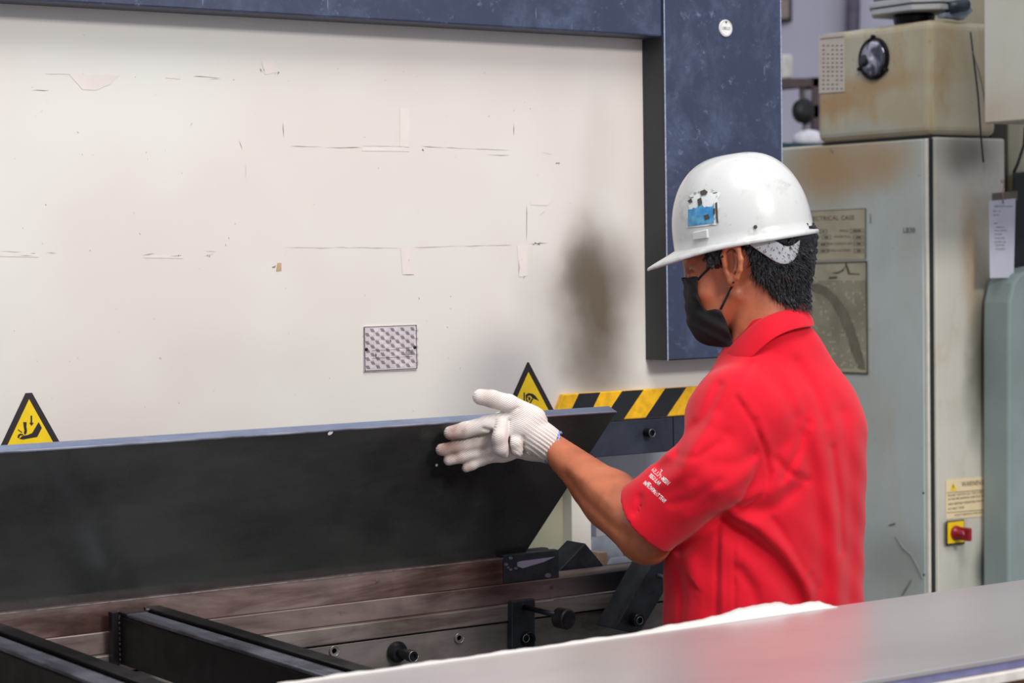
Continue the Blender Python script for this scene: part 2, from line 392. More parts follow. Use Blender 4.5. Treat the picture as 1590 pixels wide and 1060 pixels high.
icon2 = [[(816, 613), (820, 610), (827, 611), (832, 615), (837, 622), (832, 620), (827, 618), (824, 614), (820, 614), (818, 619), (821, 624), (817, 622)], [(813, 609), (815, 609), (815, 622), (813, 622)],
         [(820, 616), (823, 616), (824, 620), (821, 622)], [(826, 618), (828, 619), (823, 628), (821, 627)]]
triangle('warning_triangle', (820, 560), (770, 672), (874, 663), 'yellow warning triangle with hand and roller sign, above the gloved hand', icon2)

# ram tooling: hazard bar and clamp bar with bolts
YH = 3.437
hz1 = onY(1000, 604.5, YH)[2]; hz0 = onY(1000, 649, YH)[2]
hb = obj('hazard_bar', MB().prismY([(onY(865, 630, YH)[0]-.012, hz0), (xc1-.05, hz0), (xc1-.05, hz1), (onY(875, 612, YH)[0], hz1)], YH, YP), hazard_yellow, pb, bevel=.002)
x0 = onY(865, 630, YH)[0]-.012; xt = onY(875, 612, YH)[0]; sl = (xt-x0)
def stripe(ub, ub2, ut, ut2):      # pixel positions on lower and upper edge
    a = [onY(ub, 650, YH)[0], onY(ub2, 650, YH)[0], onY(ut2, 605, YH)[0], onY(ut, 605, YH)[0]]
    z = [hz0+.0004, hz0+.0004, hz1-.0004, hz1-.0004]
    obj('stripe', MB().hexa([(x, YH, q) for x, q in zip(a, z)], [(x, YH-.0006, q) for x, q in zip(a, z)]), hazard_black, hb)
for b0, t0 in ((877, 899), (935, 966), (1002, 1033), (1069, 1101)): stripe(b0, b0+33, t0, t0+33)
cz1 = hz0-.0025; cz0 = z_ram0
xs = onY(1046.5, 680, YH)[0]
clamp = obj('clamp_bar', MB().box(XL, xs-.0012, YH+.001, YP, cz0, cz1).box(xs+.0012, xc1-.05, YH+.001, YP, cz0, cz1).box(xs-.01, xs+.01, YH+.006, YP, cz0, cz1), clampm, pb, bevel=.0015)
def socket_bolt(name, c, r, L, parent, axis=(0, -1, 0), flange=0., mat=None):
    pr = []
    if flange: pr += [(0, 0), (flange, 0), (flange, .006), (flange*.8, .010)]
    else: pr += [(0, 0)]
    pr += [(r*.97, pr[-1][1]), (r, pr[-1][1]+.001), (r, L-.0015), (r*.92, L)]
    pr += [(r*.55, L), (r*.5, L-.004), (0, L-.004)]
    return obj(name, MB().lathe(c, axis, pr, 28), mat or bolt_m, parent, smooth=False)
bl = onY(1003, 671, YH+.001)
socket_bolt('clamp_bolt', bl, .0085, .02, clamp)
ringm = simple('polished_ring', srgb(150, 150, 158), .35, .8, var=.1)
def ring(name, c, r, parent, t=.0012, yoff=0.):
    n = 28; mb = MB(); mb.tube([c+np3([math.cos(a)*r, yoff, math.sin(a)*r]) for a in np.linspace(0, 2*math.pi, n+1)], t*.5, 6); return obj(name, mb, ringm, parent, smooth=True)
ring('bolt_rim', bl+[0, -.0203, 0], .0076, clamp)

# ------------------------------------------------------------------ lower bed
zL1 = onY(700, 917, 3.215)[2]; zL2 = onY(700, 946, 3.215)[2]; zL3 = onY(700, 979, 3.20)[2]
zD = onY(700, 875, 3.22)[2]
xbe = xc1
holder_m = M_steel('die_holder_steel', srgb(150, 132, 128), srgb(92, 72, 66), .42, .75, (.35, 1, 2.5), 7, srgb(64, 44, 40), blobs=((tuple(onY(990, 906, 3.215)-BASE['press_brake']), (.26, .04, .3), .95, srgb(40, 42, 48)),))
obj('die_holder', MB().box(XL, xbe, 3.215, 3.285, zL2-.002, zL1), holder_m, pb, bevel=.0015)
band = obj('bed_band', MB().box(XL, xbe, 3.203, 3.30, zL3+.003, zL2-.0025), band_m, pb, bevel=.002)
plate = obj('bed_plate', MB().box(XL, xbe, 3.207, 3.30, 0.02, zL3), plate_m, pb, bevel=.0015)
obj('bed_core', MB().box(XL, xbe, 3.30, 3.46, 0.0, zL1-.03), dark_m, pb)
# bed bolts
for (u, v, kind) in ((628, 1011, 'long'), (712, 990, 'flush'), (518, 1010, 'flush'), (313, 1052, 'flush')):
    c = onY(u-(14 if kind == 'long' else 0), v, 3.207)
    if kind == 'long':
        b = obj('stop_bolt', MB().lathe(c, (0, -1, 0), [(0, 0), (.017, 0), (.0185, .004), (.0185, .010), (.015, .016), (.009, .017), (.009, .045), (.0105, .046), (.0105, .058), (.009, .060), (.005, .060), (.0045, .056), (0, .056)], 30), bolt_m, plate, smooth=False)
        ring('bolt_rim', c+[0, -.0605, 0], .0092, b)
    else:
        b = socket_bolt('bed_bolt', c, .009, .003, plate, mat=band_m); ring('bolt_rim', c+[0, -.0034, 0], .0088, b, .0016)
edge_s = simple('edge_glint', srgb(200, 190, 184), .3, .8, var=.5, scale=60)
# die blocks: lift-out tooling
xa = onY(781, 880, 3.22)[0]; xb2 = onY(868, 880, 3.22)[0]
zB = onY(868, 853, 3.22)[2]
d1 = tag(obj('bottom_die', MB().prismX([(3.22, zL1+.0003), (3.27, zL1+.0003), (3.27, zD), (3.252, zD), (3.245, zD-.012), (3.238, zD), (3.22, zD)], XL, xa), die_m, bevel=.001),
         'long rust-brown steel bottom die on the bed, under the bent sheet', 'die')
obj('worn_glint_edge', MB().box(XL, xa, 3.2188, 3.2212, zD-.0016, zD+.0004), edge_s, d1)  # highlight on the die's front top edge, made as a bright strip
obj('worn_glint_edge', MB().box(onY(860, 930, 3.203)[0], xbe, 3.2022, 3.2036, zL2-.0033, zL2-.0022), edge_s, band)  # highlight on the band's upper edge, also a bright strip
d2 = thing('die_block', 'short black steel die segment with scraped paint, at the end of the long die', 'die', ((xa+xb2)/2, 3.245, zL1+.0003))
obj('block', MB().prismX([(3.22, zL1+.0003), (3.27, zL1+.0003), (3.27, zB), (3.253, zB), (3.245, zB-.012), (3.237, zB), (3.22, zB)], xa+.0012, xb2), blackm, d2, bevel=.001)
mb = MB(); quad_px(mb, [(803, 873), (808, 871), (845, 866), (862, 864), (845, 872), (828, 877), (812, 882), (803, 879)], 3.2193)
obj('scraped_patch', mb, simple('scrape_lilac', srgb(160, 152, 175), .5, .4), d2)
mb = MB()
for (u, v, r) in ((793, 866, 3), (786, 876, 3), (793, 884, 2.5), (801, 882, 2.5), (851, 893, 4.5), (789, 881, 2)):
    quad_px(mb, [(u+r*math.cos(a)*1.1, v+r*math.sin(a)*.8) for a in np.linspace(0, 5.6, 9)], 3.2193)
tag(obj('scraped_spots', mb, simple('scrape_grey', srgb(120, 116, 128), .5, .4), d2), kind='stuff')

# front clamp with knob
def front(name, label, pts, Y0, Y1, mat, bevel=.0015):
    c = np.mean([onY(u, v, Y0) for u, v in pts], axis=0)
    t = thing(name, label, 'clamp', (c[0], Y1, min(onY(u, v, Y0)[2] for u, v in pts)))
    return t, obj('clamp_body', MB().hexa([np3((onY(u, v, Y0)[0], Y1, onY(u, v, Y0)[2])) for u, v in pts], [onY(u, v, Y0) for u, v in pts]), mat, t, bevel=bevel)
t, b = front('knob_clamp', 'black bar clamp with round locking knob, bolted to the bed', [(795, 934), (831, 929), (831, 1040), (795, 1045)], 3.188, 3.2025, blackm)
socket_bolt('clamp_bolt', onY(817, 991, 3.188), .0135, .012, t); ring('bolt_rim', onY(817, 991, 3.1755), .0068, t)
p0, p1 = onY(813, 942, 3.188), onY(862, 954, 3.09)
obj('knob_rod', MB().tube([p0, p1], .0048, 14), bolt_m, t, smooth=True)
kc = onY(866, 958, 3.10)
obj('knob_ring', MB().tube([p0+np3([-.004*0+math.cos(a)*.0052, -.001, math.sin(a)*.0052]) for a in np.linspace(0, 6.28, 13)], .0012, 6), bolt_m, t, smooth=True)
obj('knob', MB().lathe(kc, (.15, -1, -.02), [(0, 0), (.016, 0), (.0185, .003), (.0185, .026), (.0165, .029), (.015, .0295), (0, .0295)], 36), M_steel('knob_steel', srgb(72, 68, 70), srgb(48, 44, 46), .35, .8, (1, 1, 1), 30), t, bevel=.0)
# tilted clamp
t, b = front('tilted_clamp', 'slanting black steel stop block beside the shirt hem', [(1022, 859), (1052, 884), (992, 985), (955, 976)], 3.13, 3.19, blackm)
cb = onY(984, 961, 3.13)
socket_bolt('clamp_bolt', cb, .0125, .018, t); ring('bolt_rim', cb+np3([0, -.0185, 0]), .0068, t)
obj('clamp_rod', MB().tube([onY(1022, 893, 3.13), onY(1048, 901, 3.10)], .0042, 12), ringm, t, smooth=True)
# rear stop block (diamond plate) standing on the holder
t, b = front('rear_stop', 'black steel corner block peeping over the bed behind the holder', [(909, 843), (946, 888), (858, 900), (870, 884)], 3.30, 3.36, blackm)

# machine back parts under the ram
low_m = simple('lower_cream', srgb(178, 176, 152), .6, var=.25, scale=6)
post_m = simple('post_cream', srgb(222, 216, 204), .5, var=.08, scale=6)
obj('rear_post', MB().box(onY(888, 800, 3.47)[0], onY(918, 800, 3.47)[0], 3.47, 3.62, 0, z_ram0+.1), post_m, pb, bevel=.002)
obj('rear_cheek', MB().box(XL, onY(886, 800, 3.50)[0], 3.50, 3.56, 0, z_ram0+.1), low_m, pb, bevel=.002)
gp = simple('guard_grey', srgb(184, 184, 190), .5, var=.1, scale=9)
obj('rear_guard', MB().box(onY(925, 750, 3.80)[0], onY(1190, 750, 3.80)[0], 3.80, 3.83, onY(1000, 826, 3.80)[2], z_ram0+.2), gp, pb, bevel=.002)

# bent sheet
Yb, Yt = 3.236, 3.140
zb = onY(400, 907.5, Yb)[2]+.0008; zt = onY(480, 671, Yt)[2]
al = math.atan2(Yb-Yt, zt-zb); th = .025
off = np3([0, math.cos(al)*th, math.sin(al)*th])
FT = onY(958, 636, Yt)[0]; FB = onY(814, 854, Yb)[0]
A = [np3((XL, Yb, zb)), np3((FB, Yb, zb)), np3((FT, Yt, zt)), np3((XL, Yt, zt))]
sh = thing('bent_sheet', 'long dark steel sheet clamped upright on the die, held by the man', 'metal sheet', (1.0, Yb, zb))
obj('plate', MB().hexa([p+off for p in A], A), sheet_m, sh, bevel=.0016)
e = .0004; nn = np3([0, -math.sin(al), math.cos(al)])*e
obj('cut_edge_sheen', MB().hexa([A[3]+nn*1, A[2]+nn+[-.001, 0, 0], A[2]+nn+off+[-.001, 0, 0], A[3]+nn+off], [A[3]+nn*2, A[2]+nn*2+[-.001, 0, 0], A[2]+nn*2+off+[-.001, 0, 0], A[3]+nn*2+off]), sheet_edge_m, sh)
obj('edge_highlight', MB().hexa([A[3]+nn*2.2+[0, -.0005, 0], A[2]+nn*2.2+[-.001, -.0005, 0], A[2]+nn*2.2+off*.14+[-.001, 0, 0], A[3]+nn*2.2+off*.14], [A[3]-nn*3+[0, -.0008, 0], A[2]-nn*3+[-.001, -.0008, 0], A[2]-nn*3+off*.1+[-.001, 0, 0], A[3]-nn*3+off*.1]), simple('sheet_edge_glint', srgb(176, 182, 204), .3, .8, var=.5, scale=8, col2=srgb(84, 88, 104)), sh)  # bevel highlight along the sheet, painted as a pale strip
mb = MB()
def on_sheet(u, v, lift=.0006):
    n = np3([0, -math.cos(al), -math.sin(al)]); d = ray(u, v); t = (A[0]+n*lift-CAM).dot(n)/d.dot(n); return CAM+d*t
for (u, v, a, b) in ((513, 672, 4.5, 2.6), (678, 722, 2, 2)):
    mb.add([on_sheet(u+a*math.cos(k)*.9+b*math.sin(k)*.3, v+b*math.sin(k)*1.0-a*math.cos(k)*.5) for k in np.linspace(0, 5.8, 11)], [tuple(range(11))])
tag(obj('paint_fleck', mb, simple('white_fleck', srgb(235, 232, 225), .5), sh), kind='stuff')

# ------------------------------------------------------------------ sheet support arms
yf = onZ(1000, 982, 1.08)[1]
za = onY(210, 944, 3.20)[2]
def arm(off_x, label):
    xl = onY(172, 948, 3.20)[0]+off_x; xr = onY(248, 940, 3.20)[0]+off_x
    ya, yb = yf+.04, 3.2025
    t = thing('support_arm', label, 'sheet support', ((xl+xr)/2, yb, za-.085), 'sheet support arms')
    w_ = xr-xl
    obj('side_channel', MB().box(xl+.008, xr-.003, ya, yb-.012, za-.085, za-.006), arm_m, t, bevel=.003)
    obj('rail', MB().box(xl+.008, xl+w_*.50, ya, yb-.045, za-.006, za), arm_top, t, bevel=.002)
    obj('rail', MB().box(xl+w_*.66, xr, ya, yb-.002, za-.006, za+.001), arm_m, t, bevel=.002)
    obj('rail_end', MB().box(xl+.008, xl+w_*.55, yb-.045, yb-.002, za-.006, za), arm_m, t, bevel=.0015)
    obj('mounting_flange', MB().box(xl-.004, xl+.008, yb-.016, yb-.001, za-.09, za), arm_m, t, bevel=.001)
    obj('weld_bead', MB().tube([(xl+.010+.0012*math.sin(k*2.1), yb-.0165, za-.004-k*.0028) for k in range(30)], [.0026+.0008*math.sin(k*3.) for k in range(30)], 8), simple('weld', srgb(130, 122, 118), .4, .7, var=.5, scale=300), t, smooth=True)
    obj('screw_head', MB().lathe((xl+w_*.60, yb-.03, za), (0, 0, 1), [(0, 0), (.004, 0), (.004, .002), (0, .003)], 12), ringm, t)
arm(0, 'dark steel support arm with slotted top, nearest the middle of the picture')
xo = onZ(6, 968, za)[0]-onZ(258, 942, za)[0]
arm(xo, 'dark steel support arm cut off by the left picture edge')

# ------------------------------------------------------------------ foreground table with sheets
ZT = 1.08
yf = onZ(1000, 982, ZT)[1]; yn = onZ(1590, 1015, ZT)[1]
tb = thing('sheet_table', 'low work table in the foreground carrying the grey steel sheets', 'table', (2.0, (yf+yn)/2, 0))
tab_frame = simple('table_wood', srgb(150, 104, 74), .6, var=.4, scale=12)
xr_t = 3.3
obj('table_top', MB().box(.2, xr_t, yn+.02, yf-.02, ZT-.12, ZT-.03), tab_frame, tb, bevel=.003)
for (x, y) in ((.3, yn+.06), (.3, yf-.06), (xr_t-.1, yn+.06), (xr_t-.1, yf-.06)): obj('leg', MB().box(x-.03, x+.03, y-.03, y+.03, 0, ZT-.12), tab_frame, tb, bevel=.003)
top_m = M_steel('bare_sheet', srgb(212, 206, 204), srgb(198, 190, 190), .28, .62, (.4, 1, 1), 2.5, flat=True)
tag(obj('steel_sheet', MB().box(.15, xr_t+.1, yn, yf, ZT-.006, ZT), top_m, bevel=.0008), 'wide grey steel sheet lying on the foreground table, topmost', 'metal sheet')
film_under = simple('blue_film', srgb(120, 120, 160), .4)
tag(obj('steel_sheet', MB().box(.15, xr_t+.08, yn+.004, yf-.004, ZT-.017, ZT-.0065), film_under, bevel=.0008), 'second grey-blue steel sheet under the topmost foreground sheet', 'metal sheet')
tag(obj('packing_board', MB().box(.15, xr_t+.05, yn-.006, yf-.004, ZT-.0295, ZT-.0175), simple('board_white', srgb(222, 214, 206), .7), bevel=.001), 'white packing board between the grey sheets and the wooden table', 'board')
# white plastic film along the far edge
mb = MB(); rows = []
N = 120
us = np.linspace(430, 1293, N)
for i, u in enumerate(us):
    v = 982+(u-1000)*-.139
    s = i/(N-1)
    pt = onZ(u, v, ZT)
    T_ = np.interp(u, [430, 800, 1000, 1100, 1190, 1215, 1235, 1280, 1293], [1, 1, 6, 12, 21, 21, 15, 13, 2]); hgt = max(.0006, T_/1150-.004)+0*.0085*max(0, math.sin(min(1, (u-430)/780)*math.pi*.5))**2*(1 if u < 1230 else max(.45, 1-(u-1230)/75)) + .0008*math.sin(u*.05)+.0004*math.sin(u*.17+1)
    e_ = T_/21; hgt += .0007*e_*math.sin(u*.11)+.0005*e_*math.sin(u*.29)
    x = pt[0]
    rows.append([(x, yf-.012, ZT+.0006), (x, yf-.004, ZT+.0008), (x, yf+.0006, ZT+hgt*.6), (x, yf+.0012+.010*e_, ZT+hgt), (x, yf+.002+.014*e_, ZT+hgt*.4), (x, yf+.003+.015*e_, ZT-.03)])
mb.loft(rows, closed=False, caps=False)
film_m = NT('white_film'); film_m.b.inputs['Roughness'].default_value = .4; film_m.b.inputs['Base Color'].default_value = srgb(238, 234, 228); film_m = film_m.out(srgb(214, 208, 202), .45, bump=film_m.noise(40), bstr=.3)
tag(obj('plastic_film', mb, film_m, smooth=True, solid=.001), 'crumpled white plastic film draped along the back edge of the foreground sheet', 'plastic film')

# ------------------------------------------------------------------ electrical cabinet
YC = 3.95
XC = onY(1452, 600, YC)[0]
pc = onX(1452, 212, XC); ztop = pc[2]
pz = onX(1456, 29, XC)[2]
cx1 = onY(1562, 500, YC)[0]; yl = onX(1180, 300, XC)[1]; ybx = onX(1272, 150, XC)[1]
cab = thing('electrical_cabinet', 'tall stained grey-green electrical cabinet behind the man', 'cabinet', (XC+.3, YC+.4, 0))
def L(p): return tuple(np3(p)-BASE[cab.name])
rust = srgb(176, 138, 88)
door_m = M_beige('cabinet_door_paint', srgb(190, 198, 192), srgb(178, 186, 178), srgb(178, 164, 138), .35, 2.5, [(L(onX(1290, 260, XC)), (.3, .28, .16), .9, rust), (L(onX(1380, 250, XC)), (.3, .2, .12), .7, rust), (L(onX(1400, 870, XC)), (.3, .2, .12), .35, srgb(120, 122, 116)), (L(onX(1240, 400, XC)), (.3, .1, .25), .4, rust)])
front_m = M_beige('cabinet_front_paint', srgb(206, 200, 186), srgb(184, 184, 172), srgb(168, 150, 120), .5, 3.0, [(L(onY(1522, 560, YC)), (.075, .3, .33), .95, srgb(84, 80, 62)), (L(onY(1530, 880, YC)), (.06, .3, .12), .85, srgb(70, 76, 74)), (L(onY(1505, 400, YC)), (.05, .3, .25), .4, rust), (L(onY(1500, 240, YC)), (.16, .3, .09), .75, srgb(96, 88, 74))])  # stains, with the shadow on the right of the front painted in
top_mat = M_beige('cabinet_top_paint', srgb(190, 184, 160), srgb(182, 168, 136), srgb(176, 146, 98), .75, 5.0, [(L(onX(1300, 160, XC)), (.3, .22, .05), .8, rust), (L(onX(1360, 130, XC)), (.3, .3, .04), .6, rust), (L(onX(1340, 200, XC)), (.3, .3, .03), .5, srgb(176, 182, 172))])
xm = XC+.004
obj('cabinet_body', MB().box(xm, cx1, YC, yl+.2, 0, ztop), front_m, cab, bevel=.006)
ye = onX(1441, 600, XC)[1]
obj('cabinet_door', MB().box(XC-.014, xm-.001, ye, yl+.18, .1, ztop-.004), door_m, cab, bevel=.004)
trim_m = simple('pale_edge', srgb(224, 218, 204), .5, var=.1)
obj('door_edge', MB().box(XC-.012, xm-.001, YC+.012, ye-.001, .1, ztop-.004), trim_m, cab, bevel=.003)
obj('door_gap', MB().box(XC-.006, xm, YC+.007, YC+.012, .1, ztop-.004), dark_m, cab)
for (v) in (765, 892): obj('door_screw', MB().lathe((XC-.0125, YC+.03, onX(1445, v, XC)[2]), (-1, 0, 0), [(0, 0), (.003, 0), (.003, .002), (0, .0025)], 10), bolt_m, cab)
# upper box
ub = obj('upper_box', MB().box(XC-.012, cx1-.03, YC-.002, ybx, ztop+.004, pz), top_mat, cab, bevel=.022, seg=4)
obj('box_gap', MB().box(XC, cx1-.04, YC+.01, ybx-.01, ztop-.001, ztop+.005), dark_m, cab)
# chart plate on upper box
XU = XC-.0125
def patchX(mb, pts, X): mb.add([onX(u, v, X) for u, v in pts], [tuple(range(len(pts)))])
def plateX(name, pts, mat, parent, t=.0015, label=None, X=None):
    X = X if X is not None else XU
    a = [onX(u, v, X) for u, v in pts]; o = obj(name, MB().hexa([p for p in a], [p+np3([-t, 0, 0]) for p in a]), mat, parent)
    if label: tag(o, label)
    return o
ch = plateX('chart_plate', [(1272, 55), (1311, 51), (1312, 142), (1272, 145)], simple('plate_pale', srgb(208, 196, 180), .4, var=.1), ub, label='pale printed chart plate')
mb = MB()
Xn = XU-.0019
for r in range(11):
    v = 70+r*6.7
    for c_ in range(5):
        u = 1277+c_*7
        if random.random() < .9: patchX(mb, [(u, v), (u+3.4, v-.3), (u+3.4, v+1.6), (u, v+2)], Xn)
patchX(mb, [(1273, 60), (1310, 56.5), (1310, 58), (1273, 61.5)], Xn)
tag(obj('chart_print', mb, simple('chart_ink', srgb(110, 96, 92), .5), ch), kind='stuff')
# round gauge
gc = onX(1358, 91, XU); gr = abs(onX(1358, 58, XU)[2]-gc[2])
glass_t = NT('gauge_glass'); gn = glass_t.noise(18, detail=4, dist=1.2)
gm = glass_t.out(glass_t.mix(glass_t.ramp(gn, .4, .6), srgb(222, 222, 228), srgb(96, 98, 104)), .08, .85)
gg = tag(obj('round_gauge', MB().lathe(gc, (-1, 0, 0), [(0, 0), (gr, 0), (gr, .006), (gr*.95, .008), (gr*.93, .006), (0, .006)], 48), bolt_m, ub), 'round glass window with black rim')
obj('lens', MB().lathe(gc+np3([-.0062, 0, 0]), (-1, 0, 0), [(0, 0), (gr*.93, 0), (gr*.7, .004), (gr*.4, .006), (0, .007)], 40), gm, gg, smooth=True)
obj('lens_hub', MB().lathe(gc+np3([-.012, .028, -.004]), (-1, 0, 0), [(0, 0), (gr*.3, 0), (gr*.26, .004), (0, .006)], 24), simple('hub_dark', srgb(30, 30, 34), .3), gg, smooth=True)
for a in (90, 215, 335):
    obj('rim_screw', MB().lathe(gc+np3([0, math.cos(math.radians(a))*gr*1.03, math.sin(math.radians(a))*gr*1.03]), (-1, 0, 0), [(0, 0), (.005, 0), (.005, .010), (0, .012)], 12), bolt_m, gg)
# name plates on the door
XD = XC-.0145
def text_px(mb, s, u, v, h, wpx, X=None, Y=None, align='LEFT'):
    """lettering whose baseline starts at pixel (u, v); h, wpx in pixels there"""
    if X is not None:
        o = onX(u, v, X); hh = onX(u, v-h, X)[2]-o[2]; ww = abs(onX(u+wpx, v, X)[1]-o[1])
        textmesh(mb, s, o, (0, -1, 0), (0, 0, 1), hh, (0, 0, 0), width=ww)
    else:
        o = onY(u, v, Y); hh = onY(u, v-h, Y)[2]-o[2]; ww = abs(onY(u+wpx, v, Y)[0]-o[0])
        textmesh(mb, s, o, (1, 0, 0), (0, 0, 1), hh, (0, 0, 0), width=ww)
tan_pl = simple('plate_tan', srgb(180, 170, 142), .5, var=.15, scale=12)
np1 = plateX('name_plate', [(1246, 328), (1344, 323), (1344, 402), (1246, 405)], tan_pl, cab, X=XD, label='tan plate lettered ELECTRICAL CASE')
mb = MB(); X2 = XD-.002
text_px(mb, 'ELECTRICAL CASE', 1253, 343, 7, 73, X=X2)
for i, (u, v, s, wv) in enumerate([(1250, 361.5, 'MODEL', 18), (1303, 360, 'FREQ', 14), (1253, 370, 'VOLTAGE', 20), (1295, 369, 'PHASE FULL', 26), (1253, 381, 'POWER', 14), (1283, 380, 'MAIN CURRENT AMP', 40), (1253, 391, 'DATE', 12), (1283, 390.5, 'SERIAL NUMBER', 38)]):
    text_px(mb, s, u, v, 3.4, wv, X=X2)
for (u0, v0, u1, v1) in ((1273, 356, 1284, 362), (1320, 355, 1341, 361), (1276, 365, 1290, 371), (1325, 365, 1341, 371), (1270, 376, 1286, 382), (1326, 375, 1341, 381), (1270, 386, 1286, 392), (1326, 386, 1341, 392)):
    for q in ([(u0, v0), (u1, v0), (u1, v0+.6), (u0, v0+.6)], [(u0, v1), (u1, v1), (u1, v1+.6), (u0, v1+.6)], [(u0, v0), (u0+.8, v0), (u0+.8, v1), (u0, v1)], [(u1-.8, v0), (u1, v0), (u1, v1), (u1-.8, v1)], [(u0+4, v0+2), (u1-4, v0+2), (u1-4, v1-1.4), (u0+4, v1-1.4)]): patchX(mb, q, X2)
for q in ([(1246, 328), (1344, 323), (1344, 324), (1246, 329)], [(1343, 323), (1344.5, 323), (1344.5, 402), (1343, 402)]): patchX(mb, q, X2)
ink = simple('plate_ink', srgb(84, 76, 58), .5, var=.2)
tag(obj('plate_lettering', mb, ink, np1), kind='stuff')
gpl_m = NT('grid_plate'); bb = gpl_m.blob(tuple(onX(1318, 530, XD)-BASE[cab.name]), (.1, .06, .06), .3, 1); cgp = gpl_m.mix(gpl_m.ramp(gpl_m.noise(9), .4, .7), srgb(176, 168, 142), srgb(150, 144, 118)); gpl = gpl_m.out(cgp, .5)
np2 = plateX('grid_plate', [(1246, 407), (1346, 404), (1348, 581), (1246, 577)], gpl, cab, X=XD, label='dark framed plate printed with a fine grid')
mb = MB()
for q in ([(1246, 408), (1346, 405), (1346, 407.5), (1246, 410.5)], [(1344, 405), (1346.5, 405), (1348, 581), (1345.5, 581)], [(1246, 574.5), (1347, 578.5), (1347, 581), (1246, 577)], [(1246, 407), (1247.5, 407), (1247.5, 577), (1246, 577)], [(1290, 424), (1300, 422), (1306, 420), (1312, 414), (1313, 405), (1316, 412), (1320, 424), (1335, 425), (1335, 426.5), (1317, 426), (1313, 414), (1309, 421), (1300, 425)], [(1287, 430), (1300, 429), (1300, 432), (1287, 433)]): patchX(mb, q, X2)
for r in range(38):
    v = 436+r*3.6
    for c_ in range(26):
        u = 1253+c_*3.55
        if random.random() < .9: patchX(mb, [(u, v), (u+1.6, v), (u+1.6, v+1.9), (u, v+1.9)], X2)
tag(obj('grid_print', mb, simple('grid_ink', srgb(84, 78, 60), .5), np2), kind='stuff')
mb = MB(); pts = [(1262, 452), (1276, 456), (1290, 468), (1302, 490), (1314, 515), (1322, 545), (1334, 572), (1344, 574), (1340, 555), (1333, 530), (1325, 505), (1314, 480), (1300, 460), (1284, 446), (1270, 440), (1258, 441)]
patchX(mb, pts, X2-.0004); obj('oil_smear', mb, simple('oil', srgb(120, 112, 90), .4, var=.3, scale=30), np2)
mb = MB(); text_px(mb, 'LB30', 1402, 361, 8, 18, X=X2); patchX(mb, [(1351, 332), (1352, 332), (1352, 347), (1351, 347)], X2); tag(obj('stencil_mark', mb, simple('stencil', srgb(60, 66, 62), .5), cab), kind='stuff')
# soot drawn on the door
mb = MB()
for path in ([(1390, 832), (1402, 850), (1415, 862), (1425, 880), (1432, 898)], [(1415, 900), (1406, 915), (1400, 925)], [(1380, 815), (1390, 812)], [(1294, 236), (1290, 230)]):
    mb.tube([onX(u, v, X2+.0012) for u, v in path], [.0012+.0008*(k % 2) for k in range(len(path))], 5)
tag(obj('scuff_mark', mb, simple('scuff', srgb(132, 136, 132), .6), cab), kind='stuff')
# warning label and isolator switch on the front
YF = YC-.0005
wl = tag(obj('warning_label', MB().hexa([onY(u, v, YF) for u, v in ((1468.5, 745), (1540, 738.5), (1540.5, 800), (1469, 806))], [onY(u, v, YF-.0012) for u, v in ((1468.5, 745), (1540, 738.5), (1540.5, 800), (1469, 806))]), simple('label_cream', srgb(236, 214, 172), .5, var=.06), cab), 'cream paper label headed WARNING')
mb = MB(); Y2 = YF-.0018
text_px(mb, 'WARNING', 1493, 755.5, 8, 35, Y=Y2)
for s, v, wv in (('PLEASE TIGHTEN ALL THE SCREWS', 771, 58), ('IN THE MECHANICAL AND ELECTRICAL', 777, 62), ('AREA BEFORE OPERATING MACHINE', 784.5, 60), ('AT FIRST TIME', 792, 25)): text_px(mb, s, 1472, v, 3.6, wv, Y=Y2)
text_px(mb, "DON'T REMOVE THIS SIGN", 1482, 801.5, 3.2, 44, Y=Y2)
for a in ([(1470, 764.5), (1538, 759), (1538, 759.8), (1470, 765.3)], [(1470, 795.5), (1538, 790), (1538, 790.8), (1470, 796.3)]): quad_px(mb, a, Y2)
obj('label_lettering', mb, simple('label_ink', srgb(60, 48, 34), .5), wl)
mb = MB(); quad_px(mb, [(1480, 749), (1485.5, 761), (1475, 762)], Y2); obj('label_triangle', mb, yellow_print, wl)
mb = MB(); quad_px(mb, [(1479.4, 753), (1481, 753), (1480.7, 758), (1479.8, 758)], Y2-.0004); obj('label_mark', mb, black_print, wl)
sw = tag(obj('isolator_switch', MB().hexa([onY(u, v, YF) for u, v in ((1469, 809), (1497, 806), (1498, 844), (1469, 847))], [onY(u, v, YF-.012) for u, v in ((1469, 809), (1497, 806), (1498, 844), (1469, 847))]), simple('switch_black', srgb(40, 30, 24), .4), cab, bevel=.001), 'yellow and black isolator plate with red knob')
obj('yellow_plate', MB().hexa([onY(u, v, YF-.012) for u, v in ((1471.5, 811), (1496.5, 808), (1497, 841), (1471.5, 844))], [onY(u, v, YF-.0135) for u, v in ((1471.5, 811), (1496.5, 808), (1497, 841), (1471.5, 844))]), yellow_print, sw)
kc = onY(1484, 827, YF-.0135); red_k = simple('red_knob', srgb(150, 22, 34), .3, var=.15)
obj('red_knob', MB().lathe(kc, (0, -1, 0), [(0, 0), (.019, 0), (.019, .005), (.017, .009), (.0125, .012), (.0115, .03), (.010, .034), (0, .036)], 32), red_k, sw, smooth=True)
obj('knob_grip', MB().box(kc[0]-.005, kc[0]+.006, kc[1]-.052, kc[1]-.01, kc[2]-.017, kc[2]+.017), red_k, sw, bevel=.003)

